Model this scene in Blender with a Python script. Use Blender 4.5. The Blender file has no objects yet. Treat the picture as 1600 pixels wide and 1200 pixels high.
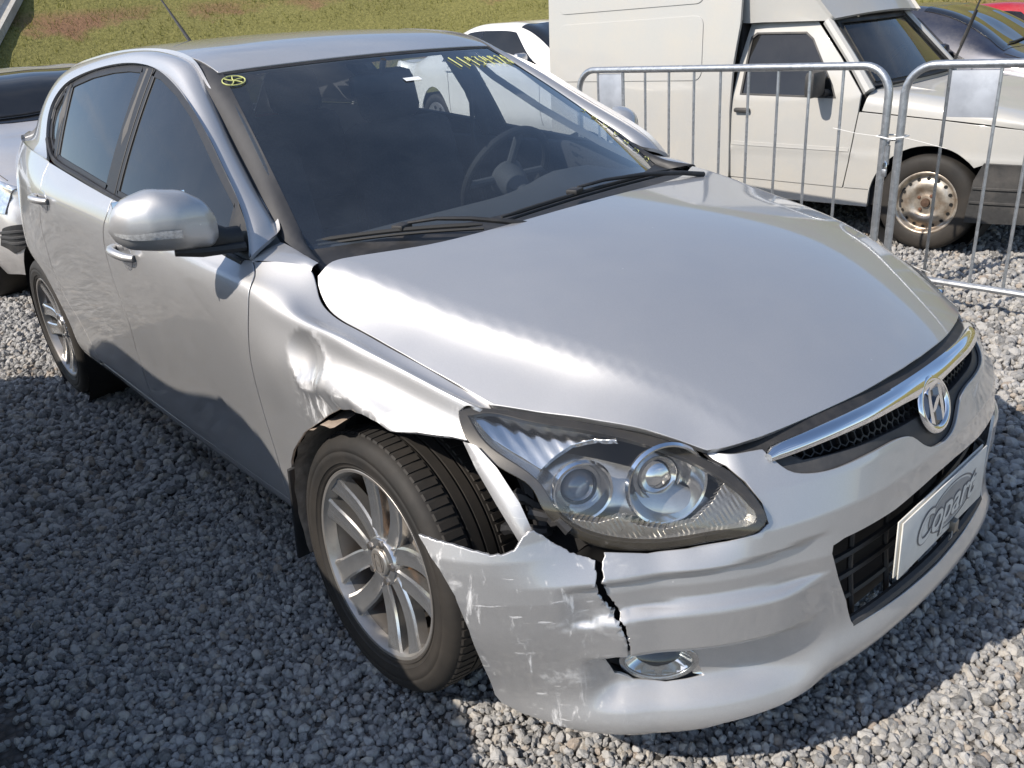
import bpy, bmesh, math, random
import numpy as np
from mathutils import Vector, Matrix, noise as mnoise
from mathutils.kdtree import KDTree
from mathutils.geometry import delaunay_2d_cdt

# ================================================================ camera, sky, sun, exposure
scene = bpy.context.scene
COL = scene.collection
cam_d = bpy.data.cameras.new('camera'); cam_o = bpy.data.objects.new('camera', cam_d); COL.objects.link(cam_o)
CAM_F, CAM_R, CAM_U = (-0.700103, 0.591485, -0.400001), (0.667382, 0.741224, -0.072032), (-0.253884, 0.317382, 0.91368)
M = Matrix((CAM_R, CAM_U, [-c for c in CAM_F])).transposed().to_4x4(); M.translation = Vector((1.433557, -1.618209, 1.437914))
cam_o.matrix_world = M
cam_d.sensor_fit = 'HORIZONTAL'; cam_d.sensor_width = 36.0; cam_d.lens = 36.0 * 1289.208 / 1600.0
cam_d.clip_start = .05; cam_d.clip_end = 600
scene.camera = cam_o

SUN_EL = math.radians(42.0); SUN_H = (-.23, -.973)                 # direction towards the sun on the ground plane
_l = math.hypot(*SUN_H); TO_SUN = Vector((SUN_H[0] / _l * math.cos(SUN_EL), SUN_H[1] / _l * math.cos(SUN_EL), math.sin(SUN_EL)))
world = bpy.data.worlds.new('World'); scene.world = world; world.use_nodes = True
wt = world.node_tree; wt.nodes.clear()
w_out = wt.nodes.new('ShaderNodeOutputWorld'); w_bg = wt.nodes.new('ShaderNodeBackground'); w_sky = wt.nodes.new('ShaderNodeTexSky')
w_sky.sky_type = 'NISHITA'; w_sky.sun_disc = False; w_sky.sun_elevation = SUN_EL
w_sky.sun_rotation = math.atan2(TO_SUN.x, TO_SUN.y)
w_sky.altitude = 700; w_sky.air_density = 1.0; w_sky.dust_density = 1.0; w_sky.ozone_density = 1.0
w_bg.inputs['Strength'].default_value = .15
# a thin layer of scattered cumulus, flat overhead and crowding towards the horizon
w_tc = wt.nodes.new('ShaderNodeTexCoord'); w_sep = wt.nodes.new('ShaderNodeSeparateXYZ'); w_add = wt.nodes.new('ShaderNodeMath'); w_add.operation = 'ADD'; w_add.inputs[1].default_value = .12
w_dx = wt.nodes.new('ShaderNodeMath'); w_dx.operation = 'DIVIDE'; w_dy = wt.nodes.new('ShaderNodeMath'); w_dy.operation = 'DIVIDE'; w_cmb = wt.nodes.new('ShaderNodeCombineXYZ')
w_noi = wt.nodes.new('ShaderNodeTexNoise'); w_noi.inputs['Scale'].default_value = .85; w_noi.inputs['Detail'].default_value = 8; w_noi.inputs['Roughness'].default_value = .55
w_rmp = wt.nodes.new('ShaderNodeValToRGB'); w_rmp.color_ramp.elements[0].position = .54; w_rmp.color_ramp.elements[1].position = .76; w_rmp.color_ramp.elements[1].color = (.7, .7, .7, 1)
w_mix = wt.nodes.new('ShaderNodeMix'); w_mix.data_type = 'RGBA'; w_mix.inputs[7].default_value = (5.2, 5.3, 5.6, 1)
wt.links.new(w_tc.outputs['Generated'], w_sep.inputs[0]); wt.links.new(w_sep.outputs[2], w_add.inputs[0])
wt.links.new(w_sep.outputs[0], w_dx.inputs[0]); wt.links.new(w_add.outputs[0], w_dx.inputs[1]); wt.links.new(w_sep.outputs[1], w_dy.inputs[0]); wt.links.new(w_add.outputs[0], w_dy.inputs[1])
wt.links.new(w_dx.outputs[0], w_cmb.inputs[0]); wt.links.new(w_dy.outputs[0], w_cmb.inputs[1]); wt.links.new(w_cmb.outputs[0], w_noi.inputs['Vector'])
wt.links.new(w_noi.outputs[0], w_rmp.inputs[0]); wt.links.new(w_rmp.outputs[0], w_mix.inputs[0])
wt.links.new(w_sky.outputs[0], w_mix.inputs[6]); wt.links.new(w_mix.outputs[2], w_bg.inputs['Color']); wt.links.new(w_bg.outputs[0], w_out.inputs[0])
sun_d = bpy.data.lights.new('sun', 'SUN'); sun_o = bpy.data.objects.new('sun', sun_d); COL.objects.link(sun_o)
sun_d.energy = 5.0; sun_d.angle = math.radians(.53); sun_d.color = (1.0, .915, .81)
sun_o.location = TO_SUN * 40; sun_o.rotation_euler = TO_SUN.to_track_quat('Z', 'Y').to_euler()
scene.view_settings.view_transform = 'Standard'; scene.view_settings.look = 'None'
scene.view_settings.exposure = 0.27; scene.view_settings.gamma = 1.0; scene.view_settings.use_curve_mapping = False
scene.cycles.use_denoising = True; scene.cycles.max_bounces = 10; scene.cycles.transparent_max_bounces = 24
scene.cycles.glossy_bounces = 6; scene.cycles.transmission_bounces = 8; scene.cycles.sample_clamp_indirect = 6.0
scene.cycles.caustics_reflective = False; scene.cycles.caustics_refractive = False
random.seed(7); RNG = np.random.default_rng(7)
# ---------------------------------------------------------------- splines and master surfaces of the hatchback
def _natural(x, y):
    x = np.asarray(x, float); y = np.asarray(y, float)
    n = len(x); h = np.diff(x); sh = (slice(None),) + (None,) * (y.ndim - 1)
    A = np.zeros((n, n)); B = np.zeros_like(y)
    A[0, 0] = A[-1, -1] = 1
    d = np.diff(y, axis=0) / h[sh]
    for i in range(1, n - 1):
        A[i, i - 1] = h[i - 1]; A[i, i] = 2 * (h[i - 1] + h[i]); A[i, i + 1] = h[i]
        B[i] = 6 * (d[i] - d[i - 1])
    return np.linalg.solve(A, B.reshape(n, -1)).reshape(y.shape)
def cubic(x, y, q):
    x = np.asarray(x, float); y = np.asarray(y, float); q = np.asarray(q, float)
    M = _natural(x, y); i = np.clip(np.searchsorted(x, q, side='right') - 1, 0, len(x) - 2)
    h = x[i + 1] - x[i]; a = (x[i + 1] - q) / h; b = (q - x[i]) / h
    ex = (slice(None),) + (None,) * (y.ndim - 1)
    a, b, h = a[ex], b[ex], h[ex]
    return a * y[i] + b * y[i + 1] + ((a ** 3 - a) * M[i] + (b ** 3 - b) * M[i + 1]) * h * h / 6
def _slopes(x, y):
    h = np.diff(x); sh = (slice(None),) + (None,) * (y.ndim - 1)
    hh = h[sh]; d = np.diff(y, axis=0) / hh
    m = np.zeros_like(y); m[0] = d[0]; m[-1] = d[-1]
    w1 = 2 * hh[1:] + hh[:-1]; w2 = hh[1:] + 2 * hh[:-1]
    ok = d[:-1] * d[1:] > 0
    with np.errstate(all='ignore'):
        hm = (w1 + w2) / (w1 / d[:-1] + w2 / d[1:])
    m[1:-1] = np.where(ok, hm, 0)
    return m
def pchip(x, y, q):
    x = np.asarray(x, float); y = np.asarray(y, float); q = np.clip(np.asarray(q, float), x[0], x[-1])
    m = _slopes(x, y); i = np.clip(np.searchsorted(x, q, side='right') - 1, 0, len(x) - 2)
    ex = (slice(None),) + (None,) * (y.ndim - 1)
    h = (x[i + 1] - x[i]); t = ((q - x[i]) / h)[ex]; h = h[ex]
    return ((1 + 2 * t) * (1 - t) ** 2 * y[i] + t * (1 - t) ** 2 * h * m[i]
            + t * t * (3 - 2 * t) * y[i + 1] + t * t * (t - 1) * h * m[i + 1])
def sstep(a, b, x):
    t = np.clip((x - a) / (b - a), 0, 1)
    return t * t * (3 - 2 * t)
class Surf:
    """Tensor-product interpolating spline through a grid of 3D points, rows along v, columns along u."""
    def __init__(self, grid, uk, vk, scale=(1, 1), rows='cubic', disp=None):
        self.G = np.asarray(grid, float); self.uk = np.asarray(uk, float); self.vk = np.asarray(vk, float)
        self.scale = scale; self.f = cubic if rows == 'cubic' else pchip; self.disp = disp
    def raw(self, u, v):
        u = np.atleast_1d(np.asarray(u, float)); v = np.atleast_1d(np.asarray(v, float))
        R = cubic(self.uk, np.swapaxes(self.G, 0, 1), u)            # n, rows, 3
        out = np.empty((len(u), 3))
        # per-point spline in v: batch through a local basis by evaluating all rows as values
        if self.f is cubic:
            W = cubic(self.vk, np.eye(len(self.vk)), v)             # n, rows: cardinal weights
            return np.einsum('nr,nrk->nk', W, R)
        x = self.vk; q = np.clip(v, x[0], x[-1])
        Y = np.swapaxes(R, 0, 1); m = _slopes(x, Y)
        i = np.clip(np.searchsorted(x, q, side='right') - 1, 0, len(x) - 2); k = np.arange(len(u))
        h = (x[i + 1] - x[i])[:, None]; t = ((q - x[i])[:, None]) / h
        return ((1 + 2 * t) * (1 - t) ** 2 * Y[i, k] + t * (1 - t) ** 2 * h * m[i, k]
                + t * t * (3 - 2 * t) * Y[i + 1, k] + t * t * (t - 1) * h * m[i + 1, k])
    def __call__(self, u, v):
        P = self.raw(u, v)
        if self.disp is not None:
            e = 1e-3; u = np.atleast_1d(u); v = np.atleast_1d(v)
            du = self.raw(u + e, v) - self.raw(u - e, v); dv = self.raw(u, v + e) - self.raw(u, v - e)
            N = np.cross(du, dv); N /= np.linalg.norm(N, axis=1, keepdims=True) + 1e-12
            P = P + self.disp(P, u, v, N)
        return P
    def normal(self, u, v, e=2e-3):
        u = np.atleast_1d(u); v = np.atleast_1d(v)
        du = self(u + e * self.scale[0], v) - self(u - e * self.scale[0], v)
        dv = self(u, v + e * self.scale[1]) - self(u, v - e * self.scale[1])
        N = np.cross(du, dv); return N / (np.linalg.norm(N, axis=1, keepdims=True) + 1e-12)

# --- body side (fender, doors, quarter panel, sill): columns at constant x, rows from the sill to the belt line
SX = np.array([-3.40, -3.28, -3.08, -2.85, -2.65, -2.40, -2.10, -1.75, -1.38, -1.0, -.70, -.478, -.42, -.36, -.30, -.25, -.20, -.10, 0, .14, .26, .36, .46])
def _sx(pairs):
    a = np.array(pairs, float); return cubic(a[:, 0], a[:, 1:], SX)
_W = _sx([(-3.45, .60), (-3.30, .69), (-3.0, .79), (-2.65, .861), (-2.1, .882), (-1.4, .8865), (-.8, .884), (-.4, .879), (0, .872), (.2, .856), (.34, .825), (.46, .78)])[:, 0]
_c = _sx([(-3.45, .58, 1.03), (-3.2, .68, 1.025), (-2.8, .79, 1.02), (-2.29, .868, 1.004), (-1.35, .877, .972), (-.65, .872, .913), (-.40, .858, .890), (-.213, .842, .853), (-.105, .832, .843), (-.012, .820, .828), (.097, .803, .806), (.262, .775, .772), (.46, .70, .71)])
_t = _sx([(-3.45, .53, 1.12), (-3.2, .62, 1.125), (-2.8, .73, 1.122), (-2.29, .806, 1.107), (-1.9, .824, 1.075), (-1.35, .838, 1.028), (-.75, .832, .975), (-.478, .803, .955), (-.42, .783, .958), (-.36, .757, .957), (-.315, .738, .950), (-.285, .741, .927), (-.25, .757, .895), (-.2, .7655, .869), (-.1, .7655, .850), (0, .761, .836), (.154, .749, .811), (.284, .727, .778), (.46, .66, .73)])
_rows = []
for frac_z, dw in ((.215, -.085), (.27, -.045), (.335, -.024), (.40, -.020), (.52, -.012), (.64, -.004), (.745, 0.0)):
    _rows.append(np.c_[SX, -(_W + dw), np.full(len(SX), frac_z)])
_rows[6][:, 2] = np.minimum(.745, _c[:, 1] - .075); _rows[5][:, 2] = np.minimum(.64, _rows[6][:, 2] - .08)
_rows[4][:, 2] = np.minimum(.52, _rows[5][:, 2] - .08)
_rows.append(np.c_[SX, -(_c[:, 0] + .0035), _c[:, 1] - .020])
_rows.append(np.c_[SX, -(_c[:, 0] - .003), _c[:, 1] + .004])
_mid = (np.c_[_c[:, 0], _c[:, 1]] * .5 + _t * .5)
_rows.append(np.c_[SX, -(_mid[:, 0] + .003), _mid[:, 1] + .003])
_rows.append(np.c_[SX, -_t[:, 0], _t[:, 1]])
SV = np.array([0, .055, .12, .19, .31, .43, .535, .645, .67, .74, .81])
def dent(P, u, v, N):
    """Crash damage of the front right fender: a pushed-in bowl with a raised rim and a crushed lower lip."""
    x, z = P[:, 0], P[:, 2]
    def g(cx, cz, rx, rz, rot=0.0):
        c, s = math.cos(rot), math.sin(rot)
        a = ((x - cx) * c + (z - cz) * s) / rx; b = (-(x - cx) * s + (z - cz) * c) / rz
        return np.exp(-(a * a + b * b))
    a, b = math.cos(-.45), math.sin(-.45); X = x + .172; Z = z - .785
    r2 = ((X * a + Z * b) / .082) ** 2 + ((-X * b + Z * a) / .058) ** 2
    d = -.021 * np.clip(1 - r2, 0, 1) ** 1.3 - .006 * g(-.235, .735, .05, .06, .3) + .003 * g(-.06, .85, .10, .03, -.4)
    ex = sstep(.55, 1.0, r2) * np.clip(1.55 - r2, 0, 1) * (X * a + Z * b > -.02); d += .0035 * ex
    d += -.004 * g(-.213, .748, .016, .030, .2) + .002 * g(-.170, .742, .022, .012)
    zc = .745 + .004 * np.sin(x * 40) + .003 * np.sin(x * 93 + 1)
    fold = np.clip(zc - z, 0, .05) * sstep(-.20, -.12, x) * (1 - sstep(.16, .27, x))
    d += -.34 * fold * (1 + .25 * np.sin(x * 85 + z * 60))
    return N * d[:, None]
SIDE = Surf(_rows, SX, SV, scale=(1, 1))
SIDE_DENT = Surf(_rows, SX, SV, scale=(1, 1), disp=dent)
# outward normal of SIDE on the right (y<0) is du x dv = (+x) x (+z) = -y : outward

# --- side glass, a gently curved sheet over x and z
_gp = np.array([(-2.279, -.70, 1.27), (-2.131, -.77, 1.13), (-1.742, -.812, 1.062), (-1.265, -.832, 1.016), (-2.105, -.64, 1.36), (-1.717, -.61, 1.401), (-1.428, -.605, 1.397),
                (-1.14, -.63, 1.333), (-.853, -.69, 1.206), (-.626, -.745, 1.086), (-.478, -.80, .95), (-1.4, -.72, 1.22), (-1.8, -.72, 1.22)])
def _gb(x, z): return np.c_[np.ones_like(x), x, z, x * x, x * z, z * z]
_gc = np.linalg.lstsq(_gb(_gp[:, 0], _gp[:, 2]), _gp[:, 1], rcond=None)[0]
class Glass:
    scale = (1, 1)
    def __init__(self, off=0.0): self.off = off
    def __call__(self, u, v):
        u = np.atleast_1d(np.asarray(u, float)); v = np.atleast_1d(np.asarray(v, float))
        return np.c_[u, _gb(u, v) @ _gc + self.off, v]
    normal = Surf.normal
GLASS = Glass(0.0); GLASS_IN = Glass(.010); GLASS_OUT = Glass(-.010)

# --- roof rail, A-pillar and D-pillar: from the side-window edge (v=0) to windscreen moulding, roof ditch and hatch (v=1)
_ri = np.array([(-.430, -.815, .935), (-.478, -.803, .953), (-.526, -.775, 1.018), (-.626, -.745, 1.086), (-.728, -.72, 1.139), (-.853, -.69, 1.206), (-.994, -.66, 1.277), (-1.14, -.63, 1.333), (-1.292, -.61, 1.377),
                (-1.428, -.605, 1.397), (-1.57, -.605, 1.404), (-1.717, -.61, 1.401), (-1.911, -.62, 1.387), (-2.105, -.64, 1.36), (-2.224, -.66, 1.325), (-2.285, -.695, 1.265), (-2.268, -.735, 1.19), (-2.18, -.777, 1.128), (-2.05, -.797, 1.085)])
_ro = np.array([(-.42, -.712, .972), (-.50, -.705, .990), (-.545, -.695, 1.018), (-.64, -.675, 1.063), (-.745, -.652, 1.118), (-.865, -.625, 1.186), (-.985, -.597, 1.264), (-1.095, -.571, 1.334), (-1.215, -.547, 1.394),
                (-1.41, -.53, 1.424), (-1.56, -.53, 1.434), (-1.72, -.53, 1.437), (-1.95, -.53, 1.433), (-2.22, -.535, 1.417), (-2.46, -.55, 1.385), (-2.64, -.572, 1.315), (-2.76, -.612, 1.225), (-2.83, -.655, 1.15), (-2.90, -.69, 1.10)])
_rn = np.cross(np.gradient(_ri, axis=0), _ro - _ri); _rn /= np.linalg.norm(_rn, axis=1, keepdims=True)
_rn *= np.sign((_rn * [0, -1, .6]).sum(1))[:, None]
_bul = np.array([.008, .010, .013, .014, .014, .014, .015, .016, .018, .02, .02, .02, .02, .022, .026, .032, .034, .03, .022])[:, None]
_rg = [_ri, _ri * .72 + _ro * .28 + _rn * _bul * .85, _ri * .4 + _ro * .6 + _rn * _bul, _ri * .14 + _ro * .86 + _rn * _bul * .55, _ro]
_xe = np.array([0, .28, .6, .86, 1.0]); _pe = SIDE(-2.05 - .85 * _xe, np.full(5, .81))
for _k in range(5): _rg[_k] = np.array(_rg[_k]); _rg[_k][-1] = _pe[_k]
RAIL = Surf(_rg, np.arange(len(_ri)) * .12, [0, .05, .10, .15, .18], scale=(1, 1))

# --- bonnet: a crowned plateau that breaks along a crease towards each fender, as a height field over x and y
def _sym(rows, vk):
    rows = [np.asarray(r, float) for r in rows]; vk = list(vk)
    return [r * [1, -1, 1] for r in rows[:0:-1]] + rows, np.array([-v for v in vk[:0:-1]] + vk)
_hz = np.array([(-.32, 1.000), (-.105, .984), (.15, .958), (.38, .917), (.58, .857), (.71, .798), (.788, .748), (.82, .722)])
_hk = np.array([(-.32, .075), (-.175, .090), (.06, .150), (.28, .187), (.47, .247), (.62, .350), (.71, .42), (.82, .48)])
_hc = np.array([(-.32, .716), (-.212, .700), (-.02, .668), (.182, .631), (.346, .582), (.487, .527), (.619, .473), (.69, .450), (.82, .40)])
_ha = np.array([(-0.33, 0.057), (-0.296, 0.114), (-0.285, 0.632), (-0.25, 0.886), (-0.21, 0.994), (-0.15, 0.911), (-0.086, 0.781), (0, 0.618), (0.082, 0.52), (0.15, 0.496), (0.224, 0.465), (0.316, 0.424), (0.379, 0.427), (0.479, 0.282), (0.57, 0.154), (0.629, 0.179), (0.7, 0.1), (0.82, 0.05)])
HOOD_REAR = np.array([(-.105, 0), (-.112, .18), (-.135, .36), (-.175, .50), (-.228, .60), (-.262, .66), (-.284, .70), (-.296, .722)])
HOOD_GAP = np.array([(-.296, .722), (-.285, .737), (-.25, .7545), (-.21, .763), (-.086, .763), (.082, .755), (.224, .742), (.290, .735), (.316, .731)])
class Hood:
    scale = (1, 1)
    def __call__(self, u, v):
        x = np.atleast_1d(np.asarray(u, float)); y = np.atleast_1d(np.asarray(v, float)); a = np.abs(y); w = .009
        t = np.clip((a - pchip(_hc[:, 0], _hc[:, 1], x)) / w, -40, 40); sp = w * np.log1p(np.exp(t)); A = pchip(_ha[:, 0], _ha[:, 1], x); D = np.minimum(.056 * A, .026); q = 1 - np.exp(-sp / .022)
        z = cubic(_hz[:, 0], _hz[:, 1], x) - cubic(_hk[:, 0], _hk[:, 1], x) * y * y - (A - D / .105) * sp - D * q - .0014 * np.clip(A / .2, 0, 1) * np.exp(-((t * w + .016) / .011) ** 2)
        return np.c_[x, y, z]
    normal = Surf.normal
HOOD = Hood()
def hood_rear_x(y): return pchip(HOOD_REAR[:, 1], HOOD_REAR[:, 0], np.abs(np.atleast_1d(y)))

# --- roof
_rf = []
for y, zf in ((0, (1.379, 1.427, 1.458, 1.468, 1.466, 1.449, 1.405)), (-.18, (1.3775, 1.425, 1.456, 1.466, 1.464, 1.447, 1.403)), (-.36, (1.3735, 1.419, 1.449, 1.459, 1.457, 1.439, 1.394)), (-.48, (1.369, 1.409, 1.438, 1.449, 1.444, 1.415, 1.36)), (-.53, (1.366, 1.399, 1.427, 1.437, 1.430, 1.388, 1.32))):
    x0 = -1.03 - .06 * (y / .53) ** 2
    xs = np.array([x0, -1.2, -1.45, -1.75, -2.1, -2.5, -2.9])
    _rf.append(np.c_[xs, np.full(7, y), zf])
_rs, _rv = _sym(_rf, [0, .18, .36, .48, .53])
ROOF = Surf(_rs, [0, .15, .4, .7, 1.05, 1.45, 1.85], _rv)

# --- windscreen
_ws = []
for f in (0, .25, .5, .75, .92, 1.0):
    top = np.array([-1.033 - .06 * f ** 2, -.525 * f, 1.374 - .011 * f ** 2])
    bot = np.array([-.235 - .19 * f ** 2.4, -.690 * f, .962 - .012 * f ** 2])
    r = []
    for t in (0, .25, .5, .75, 1.0):
        p = bot * (1 - t) + top * t
        p = p + np.array([.45, -.28 * f, .89]) * .030 * 4 * t * (1 - t) * .5
        r.append(p)
    _ws.append(r)
_wsg, _wv = _sym(_ws, [0, .17, .34, .51, .63, .69])
SCREEN = Surf(_wsg, np.linspace(0, .92, 5), _wv)

# --- headlight lens: cubic height field over a slanted plane
class Lens:
    scale = (1, 1)
    o = np.array([.52, -.69, .68]); n = np.array([.60, -.70, .38]); n = n / np.linalg.norm(n)
    a = np.cross([0, 0, 1.0], n); a = a / np.linalg.norm(a); b = np.cross(n, a)      # a: towards the car's centre, b: up
    @staticmethod
    def B(u, v): return np.c_[np.ones_like(u), u, v, u * u, u * v, v * v, u ** 3, u * u * v, u * v * v]
    def fit(self, P):
        d = np.asarray(P, float) - self.o; u, v, h = d @ self.a, d @ self.b, d @ self.n
        # bulge: pull the middle outwards
        self.c = np.linalg.lstsq(self.B(u, v), h, rcond=None)[0]; return self
    def __init__(self, off=0.0): self.off = off
    def __call__(self, u, v):
        u = np.atleast_1d(np.asarray(u, float)); v = np.atleast_1d(np.asarray(v, float))
        h = self.B(u, v) @ self.c + self.off
        return self.o + u[:, None] * self.a + v[:, None] * self.b + h[:, None] * self.n
    normal = Surf.normal

# --- front bumper: plan curve swept over height, with relief; u = arc length from the centre (right side negative y), v = height
_pl = np.array([(.885, 0), (.879, -.15), (.862, -.3), (.832, -.42), (.787, -.53), (.722, -.63), (.635, -.715), (.535, -.775), (.43, -.82), (.33, -.848), (.2, -.865)])
_pl = np.vstack([(_pl[1:] * [1, -1])[::-1], _pl])
_s = np.r_[0, np.cumsum(np.linalg.norm(np.diff(_pl, axis=0), axis=1))]; _s -= _s[10]
def plan(s):
    s = np.atleast_1d(s); p = cubic(_s, _pl, s); t = (cubic(_s, _pl, s + 1e-3) - cubic(_s, _pl, s - 1e-3))
    t /= np.linalg.norm(t, axis=1, keepdims=True)
    return p, np.c_[-t[:, 1], t[:, 0]]          # outward normal
def _tab(x, xs, ys): return pchip(np.array(xs, float), np.array(ys, float), x)
def relief(s, z):
    """Signed distance outwards from the swept plan curve."""
    s = np.abs(s)
    # general fall-back with height
    d = np.interp(z, [.10, .15, .19, .30, .50, .58, .64, .70, .76, .82], [-.045, -.012, .002, 0, 0, -.010, -.030, -.058, -.09, -.125])
    d = np.where(z > .5, d * (1 + .9 * sstep(.2, .55, s) - .9 * sstep(.75, .95, s)), d)
    cen = 1 - sstep(.36, .50, s)                 # centre section
    cor = sstep(.84, 1.0, s)                     # towards the wheel arch
    mid = (1 - cen) * (1 - cor)
    zl = .527 + .15 * (s - .80) ** 2; zr = .465 - .55 * np.clip(s - .66, 0, None) ** 2 - .15 * np.clip(.60 - s, 0, None) ** 2; zb = .367 - .30 * np.clip(s - .70, 0, None) ** 2
    led = np.clip((z - zl) / .06, 0, 1.3)
    ledge = -.046 * (np.sqrt(led ** 2 + .02) - .141) * sstep(-.012, .012, z - zl)
    face = -.013 * sstep(zl + .003, zl - .012, z) * sstep(zr - .002, zr + .007, z)
    brow = .012 * sstep(zr + .004, zr - .012, z) * sstep(zb - .003, zb + .008, z)
    rec = -.030 * sstep(zb + .003, zb - .014, z) * sstep(.235, .285, z)
    fl = sstep(.40, .58, s) * (1 - sstep(.80, .87, s))
    d = d + sstep(.53, .66, s) * (1 - cor) * ledge + (1 - cen) * (1 - sstep(.845, .90, s)) * face + brow * (1 - .75 * sstep(.75, .85, s)) * sstep(.39, .52, s) * (1 - sstep(.83, .89, s)) + rec * fl
    chin = .020 * np.exp(-((z - (.205 + .055 * cen)) / .045) ** 2)
    d = d + chin * (1 - .6 * cor)
    lip = .0
    return d + lip
class Bumper:
    scale = (1, 1)
    def __init__(self, flare=False, off=0.0): self.flare = flare; self.off = off
    def __call__(self, u, v):
        u = np.atleast_1d(np.asarray(u, float)); v = np.atleast_1d(np.asarray(v, float))
        p, n = plan(u); d = relief(u, v) + self.off
        if self.flare:
            # broken corner: hinged out at the crack, bottom edge stays in place
            uc = np.interp(v, [.30, .36, .42, .467, .50, .57], [.775, .780, .785, .809, .829, .831]); d = d + np.where(u > uc, .010 * np.clip((v - .36) / .2, 0, 1), 0)
            k = sstep(.70, 1.12, u); d = d + .115 * k * (.35 + .65 * sstep(.12, .45, v)) + .006 * sstep(.72, .80, u)
        q = p + n * d[:, None]
        return np.c_[q, v]
    def normal(self, u, v, e=1.5e-3):
        N = Surf.normal(self, u, v, e); s = np.sign((N[:, :2] * plan(u)[1]).sum(1))
        return N * np.where(s == 0, 1, s)[:, None]
BUMPER = Bumper(); CORNER = Bumper(True)

LENS_PTS = np.array([(.283, -.785, .775), (.316, -.734, .773), (.379, -.696, .767), (.479, -.638, .759), (.57, -.579, .742), (.629, -.538, .718), (.655, -.515, .703),
                     (.30, -.800, .735), (.40, -.795, .705), (.46, -.785, .65), (.51, -.765, .612), (.585, -.715, .582), (.655, -.66, .577), (.715, -.60, .583), (.752, -.55, .592), (.775, -.512, .606),
                     (.692, -.513, .684), (.734, -.514, .668), (.767, -.512, .64), (.56, -.695, .672), (.66, -.61, .655), (.47, -.735, .712)])
LENS = Lens().fit(LENS_PTS)
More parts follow.
